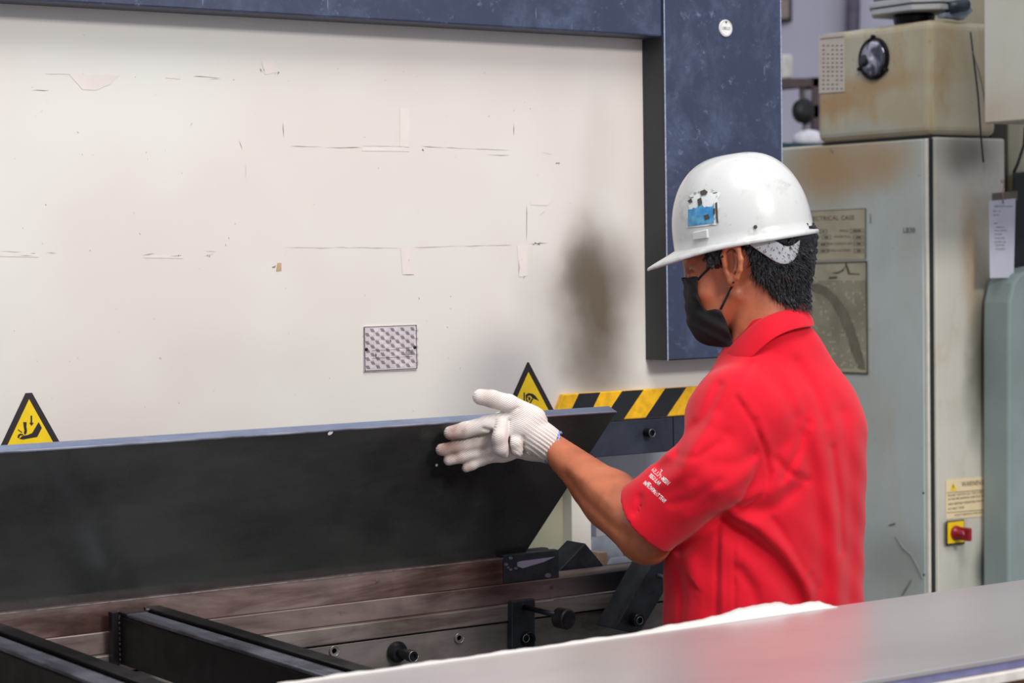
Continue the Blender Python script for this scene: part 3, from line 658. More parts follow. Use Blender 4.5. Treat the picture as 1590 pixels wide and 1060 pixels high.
# device and roll on top of the cabinet
dv = thing('grey_device', 'grey two-layer boxy device standing on top of the cabinet', 'device', onX(1400, 32, XC+.05)*[1, 1, 0]+[0, 0, pz])
dgrey = simple('device_grey', srgb(186, 186, 188), .5, var=.08); dgrey2 = simple('device_dark', srgb(122, 118, 126), .5)
zd0 = pz+.028
ya_, yb_ = onX(1447, 20, XC+.0)[1], onX(1341, 20, XC+.0)[1]
def oct_(y0, y1, x0, x1, c): return [(x0+c, y0), (x1, y0), (x1, y1), (x0+c, y1), (x0, y1-c), (x0, y0+c)]
for (z0, z1, m, g) in ((zd0, zd0+.016, dgrey, 0), (zd0+.018, zd0+.034, dgrey, -.004), (zd0+.035, zd0+.075, dgrey2, .004)):
    o = oct_(ya_+g, yb_-g, XC+g-.02, XC+.14, .05); obj('device_tier', MB().hexa([(x, y, z0) for x, y in o], [(x, y, z1) for x, y in o]), m, dv, bevel=.003)
obj('device_foot', MB().lathe((XC+.06, (ya_+yb_)/2, pz), (0, 0, 1), [(0, 0), (.05, 0), (.055, .02), (.05, .029), (0, .029)], 24), bolt_m, dv)
rl = thing('rolled_folder', 'dark teal roll wrapped in clear plastic beside the grey device', 'roll', (XC+.20, YC+.02, pz))
r0 = np3((XC+.10, YC+.07, pz+.03)); 
pA, pB = onY(1474, 12.5, YC+.0), onY(1500, 7, YC+.0)
obj('roll', MB().tube([pA, pB], .016, 18), simple('teal_dark', srgb(44, 58, 70), .4), rl, smooth=True)
pm_ = simple('clear_wrap', srgb(140, 158, 170), .3, var=.35, scale=20)
pts = [onY(u, v, YC+.0) for u, v in ((1466, 20), (1484, 18), (1492, 4), (1506, 8), (1512, 16), (1504, 24), (1498, 31), (1490, 29), (1472, 27), (1466, 27))]
obj('wrap', MB().hexa([p+[0, .025, 0] for p in pts], [p+[0, -.0, 0] for p in pts]), pm_, rl, bevel=.003)

# ------------------------------------------------------------------ units at the right edge
XH = 3.78
hp = onX(1528, 192, XH); 
hm = simple('overhead_cream', srgb(196, 192, 178), .5, var=.15, scale=2, col2=srgb(178, 164, 142))
yh0 = onX(1700, 190, XH)[1]
oc = tag(obj('overhead_box', MB().box(XH, XH+.5, yh0, hp[1], hp[2], hp[2]+.8), hm, bevel=.004), 'large cream steel box hanging into the upper right corner', 'box')
ps = thing('service_post', 'pale post with cables and dark socket at the right edge, behind the hanging tag', 'post', (onY(1600, 400, 4.02)[0], 4.05, 0))
obj('post', MB().box(onY(1566, 300, 4.02)[0], onY(1700, 300, 4.02)[0], 4.02, 4.3, 0, 2.35), M_beige('post_paint', srgb(186, 176, 150), srgb(168, 162, 140), rust, .4), ps, bevel=.01)
obj('socket_box', MB().hexa([onY(u, v, 4.02) for u, v in ((1573, 268), (1600, 266), (1600, 420), (1576, 418))], [onY(u, v, 3.97) for u, v in ((1573, 268), (1600, 266), (1600, 420), (1576, 418))]), dark_m, ps, bevel=.006)
blk = simple('cable_black', srgb(28, 28, 28), .5)
obj('cable', MB().tube([onY(u, v, 3.99) for u, v in ((1592, 196), (1590, 225), (1580, 255), (1574, 268))], .004, 8), blk, ps, smooth=True)
obj('cable', MB().tube([onY(u, v, 3.93) for u, v in ((1507, 50), (1513, 100), (1519, 150), (1523, 210), (1527, 252))], .0022, 8), blk, ps, smooth=True)
obj('cable', MB().tube([onY(u, v, 3.93) for u, v in ((1510, 80), (1520, 110), (1526, 135), (1532, 175))], .002, 8), simple('cable_grey', srgb(150, 148, 140), .5), ps, smooth=True)
teal_m = simple('teal_grey_paint', srgb(146, 160, 158), .5, var=.2, scale=3)
pt = [(1566, 520), (1567, 470), (1573, 440), (1583, 425), (1600, 418), (1700, 400), (1700, 1000), (1566, 1010)]
tag(obj('teal_housing', MB().hexa([onY(u, v, 3.85)+[0, .09, 0] for u, v in pt], [onY(u, v, 3.85) for u, v in pt]), teal_m, bevel=.008), 'grey-teal steel housing with a rounded shoulder at the right edge', 'housing')
obj('dark_recess', MB().box(cx1+.0005, cx1+.06, 4.0, 4.3, 0, pz-.01), simple('recess_brown', srgb(70, 60, 48), .7, var=.4, scale=6), cab)
# hanging tag
tg = thing('hanging_tag', 'white printed card tag hanging from a wire hook at the right edge', 'tag', onY(1556, 432, 3.88))
tpts = ((1535.5, 312), (1577, 308), (1574, 431), (1537, 431.5))
obj('card', MB().hexa([onY(u, v, 3.882) for u, v in tpts], [onY(u, v, 3.879) for u, v in tpts]), simple('card_white', srgb(204, 204, 216), .35, var=.05), tg)
mb = MB()
for (u, v, s, w_) in ((1544, 321.5, 'SERVICE CARD', 28), (1542, 329, 'NO. 12', 11), (1542, 335, 'DATE', 9), (1543, 348, 'UNIT', 6), (1546, 354, 'CHECK LIST', 13), (1544, 359, 'OIL LEVEL', 20), (1544, 365, 'PUMP', 12), (1544, 371, 'VALVE', 16), (1544, 377, 'HOSE OK', 18), (1546, 382, 'SIGNED', 14), (1546, 388, 'PASSED', 15)): text_px(mb, s, u, v, 2.6, w_, Y=3.8785)
obj('card_print', mb, simple('card_ink', srgb(100, 96, 118), .5), tg)
obj('wire_hook', MB().tube([onY(u, v, 3.876) for u, v in ((1558, 316), (1557, 300), (1559, 285), (1557, 278), (1554, 280), (1556, 284))], .0016, 8), simple('hook_wire', srgb(190, 160, 140), .4, .5), tg, smooth=True)
obj('tag_clip', MB().hexa([onY(u, v, 3.884) for u, v in ((1540, 300), (1580, 296), (1580, 311), (1540, 314))], [onY(u, v, 3.8825) for u, v in ((1540, 300), (1580, 296), (1580, 311), (1540, 314))]), simple('clip', srgb(110, 100, 86), .5), tg)

# ------------------------------------------------------------------ far background between column and cabinet
YB = 7.6
def pY(pts, Y=YB, t=.03): return MB().hexa([onY(u, v, Y)+[0, t, 0] for u, v in pts], [onY(u, v, Y) for u, v in pts])
fr = thing('framed_notice', 'dark framed brown notice on the far wall beside the navy column', 'notice', onY(1210, 34, 9.97))
obj('frame', pY([(1180, -40), (1231, -40), (1231, 35), (1180, 38)], 9.94), simple('frame_dark', srgb(70, 60, 64), .5), fr, bevel=.01)
obj('picture', pY([(1184, -36), (1225, -36), (1225, 28), (1184, 31)], 9.93, .008), simple('notice_brown', srgb(168, 150, 142), .6), fr)
tag(obj('wall_pipe', MB().tube([onY(1326, -60, 9.9), onY(1324, 48, 9.9), onY(1322, 330, 9.9)], .045, 12), simple('pipe_dark', srgb(96, 88, 104), .5), smooth=True), 'dark vertical pipe on the far wall above the cabinet', 'pipe')
rk = thing('tool_rack', 'blurred brown rack with a dark wheel far behind, left of the chart plate', 'rack', (onY(1240, 500, YB)[0], YB, 0))
rb = simple('rack_brown', srgb(96, 80, 78), .6)
obj('shelf', pY([(1190, 122), (1275, 121), (1275, 134), (1190, 136)], YB, .3), rb, rk)
obj('upright', MB().box(onY(1262, 100, YB)[0], onY(1272, 100, YB)[0], YB, YB+.06, 0, onY(1262, 120, YB)[2]), rb, rk)
obj('upright', MB().box(onY(1195, 100, YB)[0], onY(1203, 100, YB)[0], YB, YB+.06, 0, onY(1262, 120, YB)[2]), rb, rk)
obj('back_sheet', pY([(1245, 124), (1268, 124), (1268, 160), (1245, 160)], YB+.05, .02), simple('rack_tan', srgb(190, 172, 156), .6), rk)
obj('wheel', MB().lathe(onY(1243, 173, YB), (0, -1, 0), [(0, 0), (.055, 0), (.06, .03), (.03, .05), (0, .05)], 24), blk, rk, smooth=True)
obj('wheel_block', pY([(1254, 164), (1272, 163), (1272, 182), (1254, 183)], YB, .05), blk, rk)
obj('wheel_rod', MB().tube([onY(1254, 140, YB), onY(1252, 206, YB)], .02, 8), simple('rod_pale', srgb(150, 146, 156), .5), rk)
tag(obj('white_canister', pY([(1216, 84), (1232, 84), (1232, 121), (1216, 122)], YB+.1, .12), simple('canister', srgb(226, 220, 212), .5), bevel=.01), 'pale canister on the far brown rack shelf', 'canister')
bz = onY(1240, 222, 6.0)[2]
tag(obj('work_bench', MB().box(onY(1190, 222, 6.0)[0], onY(1300, 222, 6.0)[0], 6.0, 6.7, 0, bz), simple('bench_teal', srgb(40, 66, 76), .6)), 'dark teal work bench in the far gap beside the cabinet', 'bench')
bg = tag(obj('white_bag', MB().lathe(onY(1256, 222, 6.12)*[1, 1, 0]+[0, 0, bz], (0, 0, 1), [(0, 0), (.055, 0), (.065, .02), (.055, .04), (.03, .055), (0, .06)], 14), simple('bag_white', srgb(226, 222, 228), .6), smooth=True), 'crumpled white bag on the far teal bench', 'bag')
#tag(obj('blue_lid', MB().lathe(onY(1258, 222, 6.35)*[1, 1, 0]+[0, 0, bz], (0, 0, 1), [(0, 0), (.05, 0), (.05, .075), (0, .08)], 20), simple('lid_blue', srgb(120, 140, 200), .5)), 'pale blue tub behind the white bag on the bench', 'tub')

# clutter seen through the gap under the ram
gz = onY(960, 890, 4.1)[2]
gt = tag(obj('scrap_bench', MB().box(onY(905, 860, 4.0)[0], onY(1080, 860, 4.0)[0], 4.0, 4.5, 0, gz), simple('bench_dark', srgb(44, 46, 48), .6)), 'dark bench with scraps behind the machine, seen under the ram', 'bench')
def blobby(name, label, cat, u, v, Y, r, h, mat, sc=(1, 1, 1)):
    c = onY(u, v, Y); c[2] = gz
    mb = MB().lathe(c, (0, 0, 1), [(0, 0), (r*.9, 0), (r, h*.4), (r*.7, h*.85), (0, h)], 16)
    mb.v = [(c[0]+(x-c[0])*sc[0], c[1]+(y-c[1])*sc[1], z) for x, y, z in mb.v]
    return tag(obj(name, mb, mat, smooth=True), label, cat)
blobby('grey_disc', 'pale grey round tin behind the elbow', 'tin', 968, 868, 4.08, .045, .045, simple('tin_grey', srgb(170, 170, 172), .5))
blobby('white_wrapper', 'crumpled white plastic wrapper behind the forearm', 'wrapper', 940, 850, 4.2, .04, .09, simple('wrapper', srgb(214, 218, 222), .5), (1.2, 1, 1))
tag(obj('wood_offcut', pY([(931, 858), (943, 857), (943, 880), (931, 882)], 4.05, .04), simple('offcut', srgb(214, 170, 132), .6), bevel=.001), 'small light wood offcut between wrapper and tin', 'offcut')
tag(obj('black_drum', MB().lathe(onY(990, 860, 4.35)*[1, 1, 0]+[0, 0, gz], (0, 0, 1), [(0, 0), (.1, 0), (.1, .1), (.07, .13), (0, .13)], 24), blk), 'black drum at the back of the scrap bench', 'drum')

# ------------------------------------------------------------------ the man
# figure frame: origin at the middle of his back, x to the picture's right, y away, z up (metres)
FO = atD(1180, 600, 3.60)
fy = (FO-CAM)*[1, 1, 0]; fy /= np.linalg.norm(fy); fx = np3([fy[1], -fy[0], 0]); fz = np3([0, 0, 1])
FR = np.array([fx, fy, fz])
S0 = 3.62/FPX                                     # metres that one photo pixel spans at the man
def P(u, v, w=0.):
    d = ray(u, v); t = ((FO-CAM).dot(fy)+w)/d.dot(fy); return FR.dot(CAM+d*t-FO)
def toW(p): return FO+np.asarray(p).dot(FR)
def rc(p, a, b, ra, rb):
    a, b = np3(a), np3(b); ab = b-a; t = np.clip((p-a).dot(ab)/ab.dot(ab), 0, 1)
    return np.linalg.norm(p-(a+t[:, None]*ab), axis=1)-(ra+t*(rb-ra))
def ell(p, c, r, R=None):
    q = p-np3(c)
    if R is not None: q = q.dot(np.array(R).T)
    r = np3(r); k0 = np.linalg.norm(q/r, axis=1); k1 = np.linalg.norm(q/(r*r), axis=1)+1e-9
    return k0*(k0-1)/k1
def smin(a, b, k): h = np.clip(.5+.5*(b-a)/k, 0, 1); return b*(1-h)+a*h-k*h*(1-h)
def smax(a, b, k): return -smin(-a, -b, k)
def poly2(p, pts):
    """signed distance in the x-z plane to a closed outline (negative inside)"""
    x, z = p[:, 0], p[:, 2]; d = np.full(len(x), 1e9); s = np.ones(len(x)); n = len(pts)
    for i in range(n):
        ax, az = pts[i][0], pts[i][2]; bx, bz = pts[i-1][0], pts[i-1][2]
        ex, ez = bx-ax, bz-az; wx, wz = x-ax, z-az
        t = np.clip((wx*ex+wz*ez)/(ex*ex+ez*ez+1e-12), 0, 1)
        d = np.minimum(d, (wx-ex*t)**2+(wz-ez*t)**2)
        c1 = z >= az; c2 = z < bz; c3 = ex*wz > ez*wx
        s = np.where((c1 & c2 & c3) | (~c1 & ~c2 & ~c3), -s, s)
    return s*np.sqrt(d)
def path2(p, pts):
    x, z = p[:, 0], p[:, 2]; d = np.full(len(x), 1e9)
    for a, b in zip(pts[:-1], pts[1:]):
        ex, ez = b[0]-a[0], b[2]-a[2]; t = np.clip(((x-a[0])*ex+(z-a[2])*ez)/(ex*ex+ez*ez+1e-12), 0, 1)
        d = np.minimum(d, (x-a[0]-ex*t)**2+(z-a[2]-ez*t)**2)
    return np.sqrt(d)
def sdf_mesh(f, lo, hi, h):
    lo, hi = np3(lo), np3(hi); n = np.ceil((hi-lo)/h).astype(int)+1
    ax = [lo[i]+h*np.arange(n[i]) for i in range(3)]
    F = np.empty(n, np.float32); YY, ZZ = np.meshgrid(ax[1], ax[2], indexing='ij'); yz = np.stack([YY.ravel(), ZZ.ravel()], 1)
    st = 12
    for i in range(0, n[0], st):
        xs_ = ax[0][i:i+st]; q = np.concatenate([np.column_stack([np.full(len(yz), x), yz]) for x in xs_])
        F[i:i+st] = f(q).reshape(len(xs_), n[1], n[2])
    F[0] = F[-1] = abs(h); F[:, 0] = F[:, -1] = abs(h); F[:, :, 0] = F[:, :, -1] = abs(h)
    ins = F < 0; c = np.zeros(tuple(n-1), np.int8)
    for a in (0, 1):
        for b in (0, 1):
            for d in (0, 1): c += ins[a:n[0]-1+a, b:n[1]-1+b, d:n[2]-1+d]
    act = (c > 0) & (c < 8); idx = np.argwhere(act); vid = -np.ones(act.shape, np.int64); vid[act] = np.arange(len(idx))
    acc = np.zeros((len(idx), 3)); cnt = np.zeros(len(idx))
    cor = [(a, b, d) for a in (0, 1) for b in (0, 1) for d in (0, 1)]
    for p in cor:
        for q in cor:
            if sum(abs(p[k]-q[k]) for k in range(3)) == 1 and p < q:
                fa = F[tuple((idx+p).T)]; fb = F[tuple((idx+q).T)]; m = (fa < 0) != (fb < 0)
                t = np.where(m, fa/(fa-fb+1e-20), 0)[:, None]
                acc += np.where(m[:, None], np3(p)+t*(np3(q)-np3(p)), 0); cnt += m
    V = lo+h*(idx+acc/cnt[:, None]); quads = []
    for k in range(3):
        o = [0, 0, 0]; o[k] = 1; o = tuple(o); sl = [slice(1, -1)]*3; sl[k] = slice(0, -1)
        A_ = ins[tuple(sl)]; s2 = list(sl); s2[k] = slice(1, None); B_ = ins[tuple(s2)]
        e = np.argwhere(A_ != B_); st_ = np.array([1, 1, 1]); st_[k] = 0; e = e+st_
        k1, k2 = (k+1) % 3, (k+2) % 3; d1 = np.zeros(3, int); d1[k1] = 1; d2 = np.zeros(3, int); d2[k2] = 1
        q = np.stack([vid[tuple((e-a).T)] for a in (0*d1, d1, d1+d2, d2)], 1)
        fl = F[tuple(e.T)] > 0; q[fl] = q[fl][:, ::-1]; quads.append(q)
    Q = np.concatenate(quads); Q = Q[(Q >= 0).all(1)]
    return V, Q
def fobj(name, VQ, mat, parent, label=None, colors=None):
    V, Q = VQ; W = toW(V)-BASE[parent.name]
    me = bpy.data.meshes.new(name); me.from_pydata(W.tolist(), [], Q.tolist() if hasattr(Q, 'tolist') else Q); me.update(); me.materials.append(mat)
    me.polygons.foreach_set('use_smooth', [True]*len(me.polygons))
    o = bpy.data.objects.new(name, me); COL.objects.link(o); o.parent = parent; BASE[o.name] = BASE[parent.name]
    return tag(o, label)
def fmb(mb):
    mb.v = [tuple(toW(np3(p))) for p in mb.v]; return mb
k = S0
man = thing('person', 'person in red work shirt, white hard hat, black mask and white gloves, touching the sheet', 'person', toW(P(1190, 600, .0))*[1, 1, 0])

def sheet_w(u, v): return FR.dot(on_sheet(u, v)-FO)[1]
WT = sheet_w(690, 690)-.052
def W0f(u): return WT+.35*(u-690)*S0
# ---- head
HC = P(1158, 372, 0)
def head(p):
    q = p.copy(); q[:, 1] = np.abs(q[:, 1])                     # both sides alike
    d = ell(q, P(1160, 370, 0), (100*k, 74*k, 90*k))
    d = smin(d, ell(q, P(1112, 425, 0), (49*k, 54*k, 62*k)), 18*k)
    d = smin(d, ell(q, P(1112, 478, 0), (38*k, 44*k, 40*k)), 16*k)
    d = smin(d, ell(q, P(1100, 506, 0), (24*k, 24*k, 22*k)), 16*k)
    d = smin(d, rc(q, P(1142, 455, .0)+[0, 50*k, 0], P(1108, 500, 0)+[0, 26*k, 0], 13*k, 12*k), 16*k)
    d = smin(d, ell(q, P(1098, 452, 0)+[0, 36*k, 0], (20*k, 18*k, 17*k)), 14*k)
    d = smin(d, ell(q, P(1074, 402, 0)+[0, 12*k, 0], (13*k, 34*k, 9*k)), 10*k)
    d = smax(d, -ell(q, P(1062, 426, 0)+[0, 30*k, 0], (15*k, 17*k, 11*k)), 10*k)
    d = smin(d, ell(q, P(1080, 427, 0)+[0, 29*k, 0], (12*k, 13*k, 10*k)), 3*k)
    d = smin(d, rc(q, P(1080, 428, 0), P(1077, 461, 0), 6*k, 9*k), 6*k)
    d = smin(d, ell(q, P(1084, 490, 0), (10*k, 20*k, 9*k)), 6*k)
    # neck and nape
    d = smin(d, rc(q, P(1178, 440, 0), P(1192, 525, 0), 52*k, 55*k), 20*k)
    d = smin(d, rc(q, P(1215, 420, 0), P(1218, 500, 0), 34*k, 36*k), 14*k)
    # muscle from behind the ear down to the throat
    d = smin(d, rc(q, P(1165, 440, 0)+[0, 50*k, 0], P(1140, 560, 0)+[0, 26*k, 0], 9*k, 10*k), 14*k)
    return d
def ear(p):
    q = p.copy(); q[:, 1] = np.abs(q[:, 1]); E = lambda u, v, w: P(u, v, 0)+[0, w*k, 0]
    d = ell(q, E(1138, 409, 72), (15*k, 8*k, 27*k))
    d = smax(d, -ell(q, E(1137, 409, 84), (10*k, 13*k, 20*k)), 2*k)
    hx = [(1127, 412, 76), (1124, 397, 79), (1128, 385, 84), (1138, 380, 88), (1147, 386, 91), (1151, 402, 92), (1150, 418, 89), (1145, 430, 84), (1138, 438, 78)]
    for a, b in zip(hx[:-1], hx[1:]): d = smin(d, rc(q, E(*a), E(*b), 4*k, 4*k), 2.5*k)
    d = smin(d, ell(q, E(1137, 435, 75), (7*k, 6*k, 8*k)), 5*k)
    ah = [(1142, 393, 79), (1145, 404, 81), (1143, 418, 80), (1138, 425, 77)]
    for a, b in zip(ah[:-1], ah[1:]): d = smin(d, rc(q, E(*a), E(*b), 2.6*k, 2.6*k), 3*k)
    return d
def headear(p): return smin(head(p), ear(p), 3*k)

# ---- arms
FA = (-.115+W0f(858))/2; print('WT', WT, W0f(858))
ELB, WRI = P(1003, 828, -.115), P(858, 694, W0f(858)-.004)
SHO = P(1138, 655, -.12)
MID = P(1097, 730, -.165)
RSHO, RELB, RWRI = P(1276, 652, .14), P(1075, 838, .20), P(852, 704, W0f(850)+.042)
def larm(p):
    d = smin(rc(p, SHO, MID, .052, .046), rc(p, MID, ELB, .046, .042), .02)
    d = smin(d, rc(p, ELB, P(950, 775, FA), .043, .046), .02)
    d = smin(d, rc(p, P(950, 775, FA), WRI, .045, .0245), .02)
    d = smin(d, rc(p, P(1000, 838, -.11), P(915, 765, FA*.5+W0f(858)*.5), .032, .026), .02)
    d = smin(d, ell(p, P(1012, 850, -.105), (.022, .025, .022)), .02)
    g = path2(p, [P(880, 742), P(905, 768), P(950, 800), P(985, 815)]); d = d+.0042*np.exp(-(g/.007)**2)
    g = path2(p, [P(880, 725), P(915, 745), P(960, 775)]); d = d-.0028*np.exp(-(g/.008)**2)
    return d
def rarm(p):
    d = rc(p, RSHO, RELB, .05, .038); return smin(d, rc(p, RELB, RWRI, .036, .021), .02)
def torso_core(p):
    d = rc(p, P(1200, 660, 0), P(1190, 900, 0), .080, .10)
    d = smin(d, rc(p, P(1198, 645, 0), SHO, .055, .045), .03); d = smin(d, rc(p, P(1198, 645, 0), RSHO, .055, .04), .03)
    hip = P(1190, 960, 0)
    for sx in (-1, 1):
        o = sx*np3([.062, .075, 0]); kn = hip+o+np3([-.03, .03, -.42]); an = kn+np3([.02, -.02, -.40])
        d = smin(d, rc(p, hip+o, kn, .075, .052), .03); d = smin(d, rc(p, kn, an, .05, .036), .02)
    return d
def body_low(p): return np.minimum(smin(larm(p), torso_core(p), .03), smin(rarm(p), torso_core(p), .03))
lo, hi = P(1035, 320, -.16), P(1300, 600, .16)
V1, Q1 = sdf_mesh(headear, (lo[0], -.12, hi[2]), (hi[0], .12, lo[2]+.02), .0022)
V2, Q2 = sdf_mesh(lambda p: smin(body_low(p), head(p), .02), (P(830, 0)[0], -.30, -FO[2]+.05), (P(1360, 0)[0], .36, P(0, 540)[2]), .0062)
skin_t = NT('skin'); n1 = skin_t.noise(14, detail=4); n2 = skin_t.noise(70, detail=4)
sc = skin_t.mix(skin_t.ramp(n1, .35, .7), srgb(194, 114, 78), srgb(160, 86, 56))
sc = skin_t.mix(skin_t.ramp(n2, .5, .75, 0, .35), sc, srgb(196, 106, 84))
skin_m = skin_t.out(sc, .42, bump=skin_t.noise(260, detail=3), bstr=.18, bdist=.001, sss=.12)
body = fobj('body', (np.concatenate([V1, V2]), np.concatenate([Q1, Q2+len(V1)])), skin_m, man)

# surface finder for straps: nearest skin point seen from his left
def skin_w(u, v, f=headear, a=-.16, b=.02):
    ws = np.linspace(a, b, 240); pts = np.array([P(u, v, w_) for w_ in ws]); d = f(pts); i = int(np.argmax(d < 0)); return ws[i]

# ---- hair
hair_out = [P(*q) for q in ((1060, 350), (1068, 388), (1092, 380), (1096, 402), (1103, 415), (1118, 414), (1126, 402), (1132, 384), (1138, 372), (1158, 384), (1166, 402), (1168, 420), (1176, 436), (1190, 444), (1206, 462), (1222, 472), (1240, 478), (1275, 480), (1275, 350))]
def hair(p):
    n = np.sin(p[:, 0]*900+p[:, 2]*300)*np.sin(p[:, 1]*700+p[:, 2]*500)*.0013+np.sin(p[:, 0]*380+2)*np.sin(p[:, 1]*330)*np.sin(p[:, 2]*260)*.003
    d = smin(head(p), ell(p, P(1196, 408, 0), (60*k, 62*k, 50*k)), 12*k)-7*k+n
    return smax(d, poly2(p, hair_out)+n*2, 4*k)
def hair0(p): return smin(head(p), ell(p, P(1196, 408, 0), (60*k, 62*k, 50*k)), 12*k)-7*k
hair_t = NT('hair'); hn = hair_t.noise(120, hair_t.coord((1, 1, .15)), 4)
hair_m = hair_t.out(hair_t.mix(hn, srgb(10, 9, 10), srgb(46, 44, 48)), .38, bump=hn, bstr=.7, bdist=.003)
hr = fobj('hair', sdf_mesh(hair, (P(1050, 0)[0], -.12, P(0, 485)[2]), (P(1280, 0)[0], .12, P(0, 350)[2]), .0022), hair_m, man, 'short black hair')
mb = MB()
for i in range(1500):
    u, v = random.uniform(1150, 1258), random.uniform(375, 482)
    c0 = P(u, v, 0)
    if poly2(np.array([c0]), hair_out)[0] > .002: continue
    w0 = skin_w(u, v, hair, -.12, .0)
    if w0 <= -.119: continue
    a = P(u, v, w0+.001); ln = random.uniform(.006, .016)
    dx = random.uniform(-.3, .7)+(u-1190)/90; dr = np3([dx, random.uniform(-.9, -.2), -1.2 if v > 420 else -.5]); dr /= np.linalg.norm(dr)
    b = a+dr*ln*.6; c = b+(dr+np3([random.uniform(-.4, .5), .3, -.3]))*ln*.4
    mb.tube([a, b, c], [.0007, .0006, .0001], 4, caps=False)
for i in range(260):                                  # flicked ends at the back outline
    v = random.uniform(395, 470); s_ = random.uniform(-.06, .06)
    u = 1252-(v-400)*.08; a = P(u-3, v, s_); ln = random.uniform(.006, .015)
    dr = np3([random.uniform(.3, 1.1), s_*5, random.uniform(-1.1, .25)]); dr /= np.linalg.norm(dr)
    mb.tube([a, a+dr*ln*.6, a+dr*ln+[0, 0, random.uniform(-.002, .004)]], [.0008, .0006, .0001], 4, caps=False)
for i in range(120):                                  # fine fringe below the hairline
    t = random.random(); hl = [(1166, 402), (1170, 425), (1188, 443), (1206, 462), (1222, 472), (1240, 478)]
    j = min(int(t*5), 4); f_ = t*5-j; u = hl[j][0]*(1-f_)+hl[j+1][0]*f_+random.uniform(-3, 3); v = hl[j][1]*(1-f_)+hl[j+1][1]*f_
    w0 = skin_w(u, v, head, -.12, .0); a = P(u, v-3, w0-.002); ln = random.uniform(.004, .012)
    mb.tube([a, a+np3([random.uniform(-.3, .5), -.1, -1])*ln*.5, a+np3([random.uniform(-.6, .9), -.05, -1])*ln], [.0006, .0005, .0001], 4, caps=False)
tag(obj('hair_strands', fmb(mb), hair_m, hr, smooth=True), kind='stuff')
# brow and lashes
mb = MB()
for i in range(40):
    t = i/39; u, v = 1063+t*17, 399-math.sin(t*2.6)*5; w0 = skin_w(u, v, head)
    a = P(u, v, w0-.0003); mb.tube([a, a+np3([.004, -.001, -.0006+.002*random.random()])], [.0008, .0003], 4)
for i in range(16):
    t = i/15; u, v = 1071+t*14, 431-2*math.sin(t*3); w0 = skin_w(u, v, head); a = P(u, v, w0)
    mb.tube([a, a+np3([-.004, -.002, -.003])], [.0006, .0002], 4)
tag(obj('brow_and_lashes', fmb(mb), hair_m, man), kind='stuff')

# ---- mask
mask_out = [P(*q) for q in ((1040, 430), (1074, 431), (1084, 431), (1085, 455), (1090, 472), (1098, 481), (1112, 478), (1121, 482), (1127, 494), (1133, 512), (1141, 538), (1141, 560), (1040, 560))]
def mask(p):
    d = head(p)-4.5*k
    d = smin(d, ell(p, P(1110, 476, 0), (44*k, 46*k, 54*k)), 10*k)
    d = smin(d, ell(p, P(1124, 503, 0), (36*k, 44*k, 36*k)), 14*k)
    d = d+.0012*np.sin(p[:, 2]*260+p[:, 0]*140)
    return smax(d, poly2(p, mask_out), 2*k)
mask_m = simple('mask_black', srgb(20, 20, 22), .85, var=.2, scale=200)
mk = fobj('face_mask', sdf_mesh(mask, (P(1050, 0)[0], -.10, P(0, 550)[2]), (P(1150, 0)[0], .10, P(0, 422)[2]), .0022), mask_m, man, 'black cloth face mask')
for path in ([(1084, 434), (1090, 427), (1098, 419), (1106, 411), (1114, 404), (1122, 398)], [(1119, 480), (1124, 470), (1130, 458), (1136, 446), (1139, 438)]):
    obj('ear_loop', fmb(MB().tube([P(u, v, skin_w(u, v, headear)-.0012) for u, v in path], .0019, 8)), mask_m, mk, smooth=True)

# ---- hard hat
TL = math.radians(8.6); hf = np3([-math.cos(TL), 0, -math.sin(TL)]); hu = np3([-math.sin(TL), 0, math.cos(TL)]); hs = np3([0, -1, 0])
H0 = P(1155, 372, 0); RF, RWd, HH = 108*k, 96*k, 133*k
def dome(th, t, off=0.):
    """th 0 = front, t 0 = crown .. 1 = rim"""
    a = t*math.pi/2; r = math.sin(a)**.86; h = math.cos(a)**.80 if math.cos(a) > 1e-9 else 0
    fw = RF*(1.0 if math.cos(th) > 0 else 1.0)
    p = H0+hf*(fw*r*math.cos(th))+hs*(RWd*r*math.sin(th))+hu*(HH*h)
    lat = abs(RWd*r*math.sin(th)); rid = 0
    if t < .93:
        for c_, w_ in ((0., 8*k), (24*k, 5*k)): rid += math.exp(-((lat-c_)/w_)**2)
        p = p+hu*(rid*2.2*k*max(0, math.sin(min(1, t*1.5)*math.pi))*1.0)
    n = (p-(H0+hu*.2*HH)); n = n/np.linalg.norm(n); return p+n*off
n_th = 96; rings = []
ths = [2*math.pi*i/n_th for i in range(n_th)]
for t in np.linspace(.02, 1, 26): rings.append([dome(a, t) for a in ths])
def rim(a, out, drop):
    c = math.cos(a); vis = max(0, c)**2.2
    o = out*(7*k+38*k*vis); dr = drop+ (out*vis*16*k)
    return H0+hf*((RF+o)*math.cos(a))+hs*((RWd+out*6*k+out*7*k*vis)*math.sin(a))-hu*dr
for out, drop in ((.25, 1*k), (.75, 2*k), (1.0, 3*k), (1.04, 5.5*k), (1.0, 8*k), (.5, 9*k), (0, 9*k)): rings.append([rim(a, out, drop) for a in ths])
for t in np.linspace(1, .1, 12): rings.append([dome(a, t, -.0035) for a in ths])
hel_t = NT('helmet_plastic'); hn1 = hel_t.noise(16, detail=7, rough=.75, dist=.5)
hc = hel_t.mix(hel_t.ramp(hn1, .52, .75, 0, .8), srgb(203, 203, 200), srgb(152, 150, 140)); hn3 = hel_t.noise(70, detail=3); hc = hel_t.mix(hel_t.ramp(hn3, .68, .74, 0, .5), hc, srgb(150, 140, 125))
hel_m = hel_t.out(hc, .28, coat=.3, bump=hn1, bstr=.04)
hel = obj('hard_hat', fmb(MB().loft(rings, True, True)), hel_m, man, smooth=True); tag(hel, 'scuffed white hard hat with torn blue sticker')
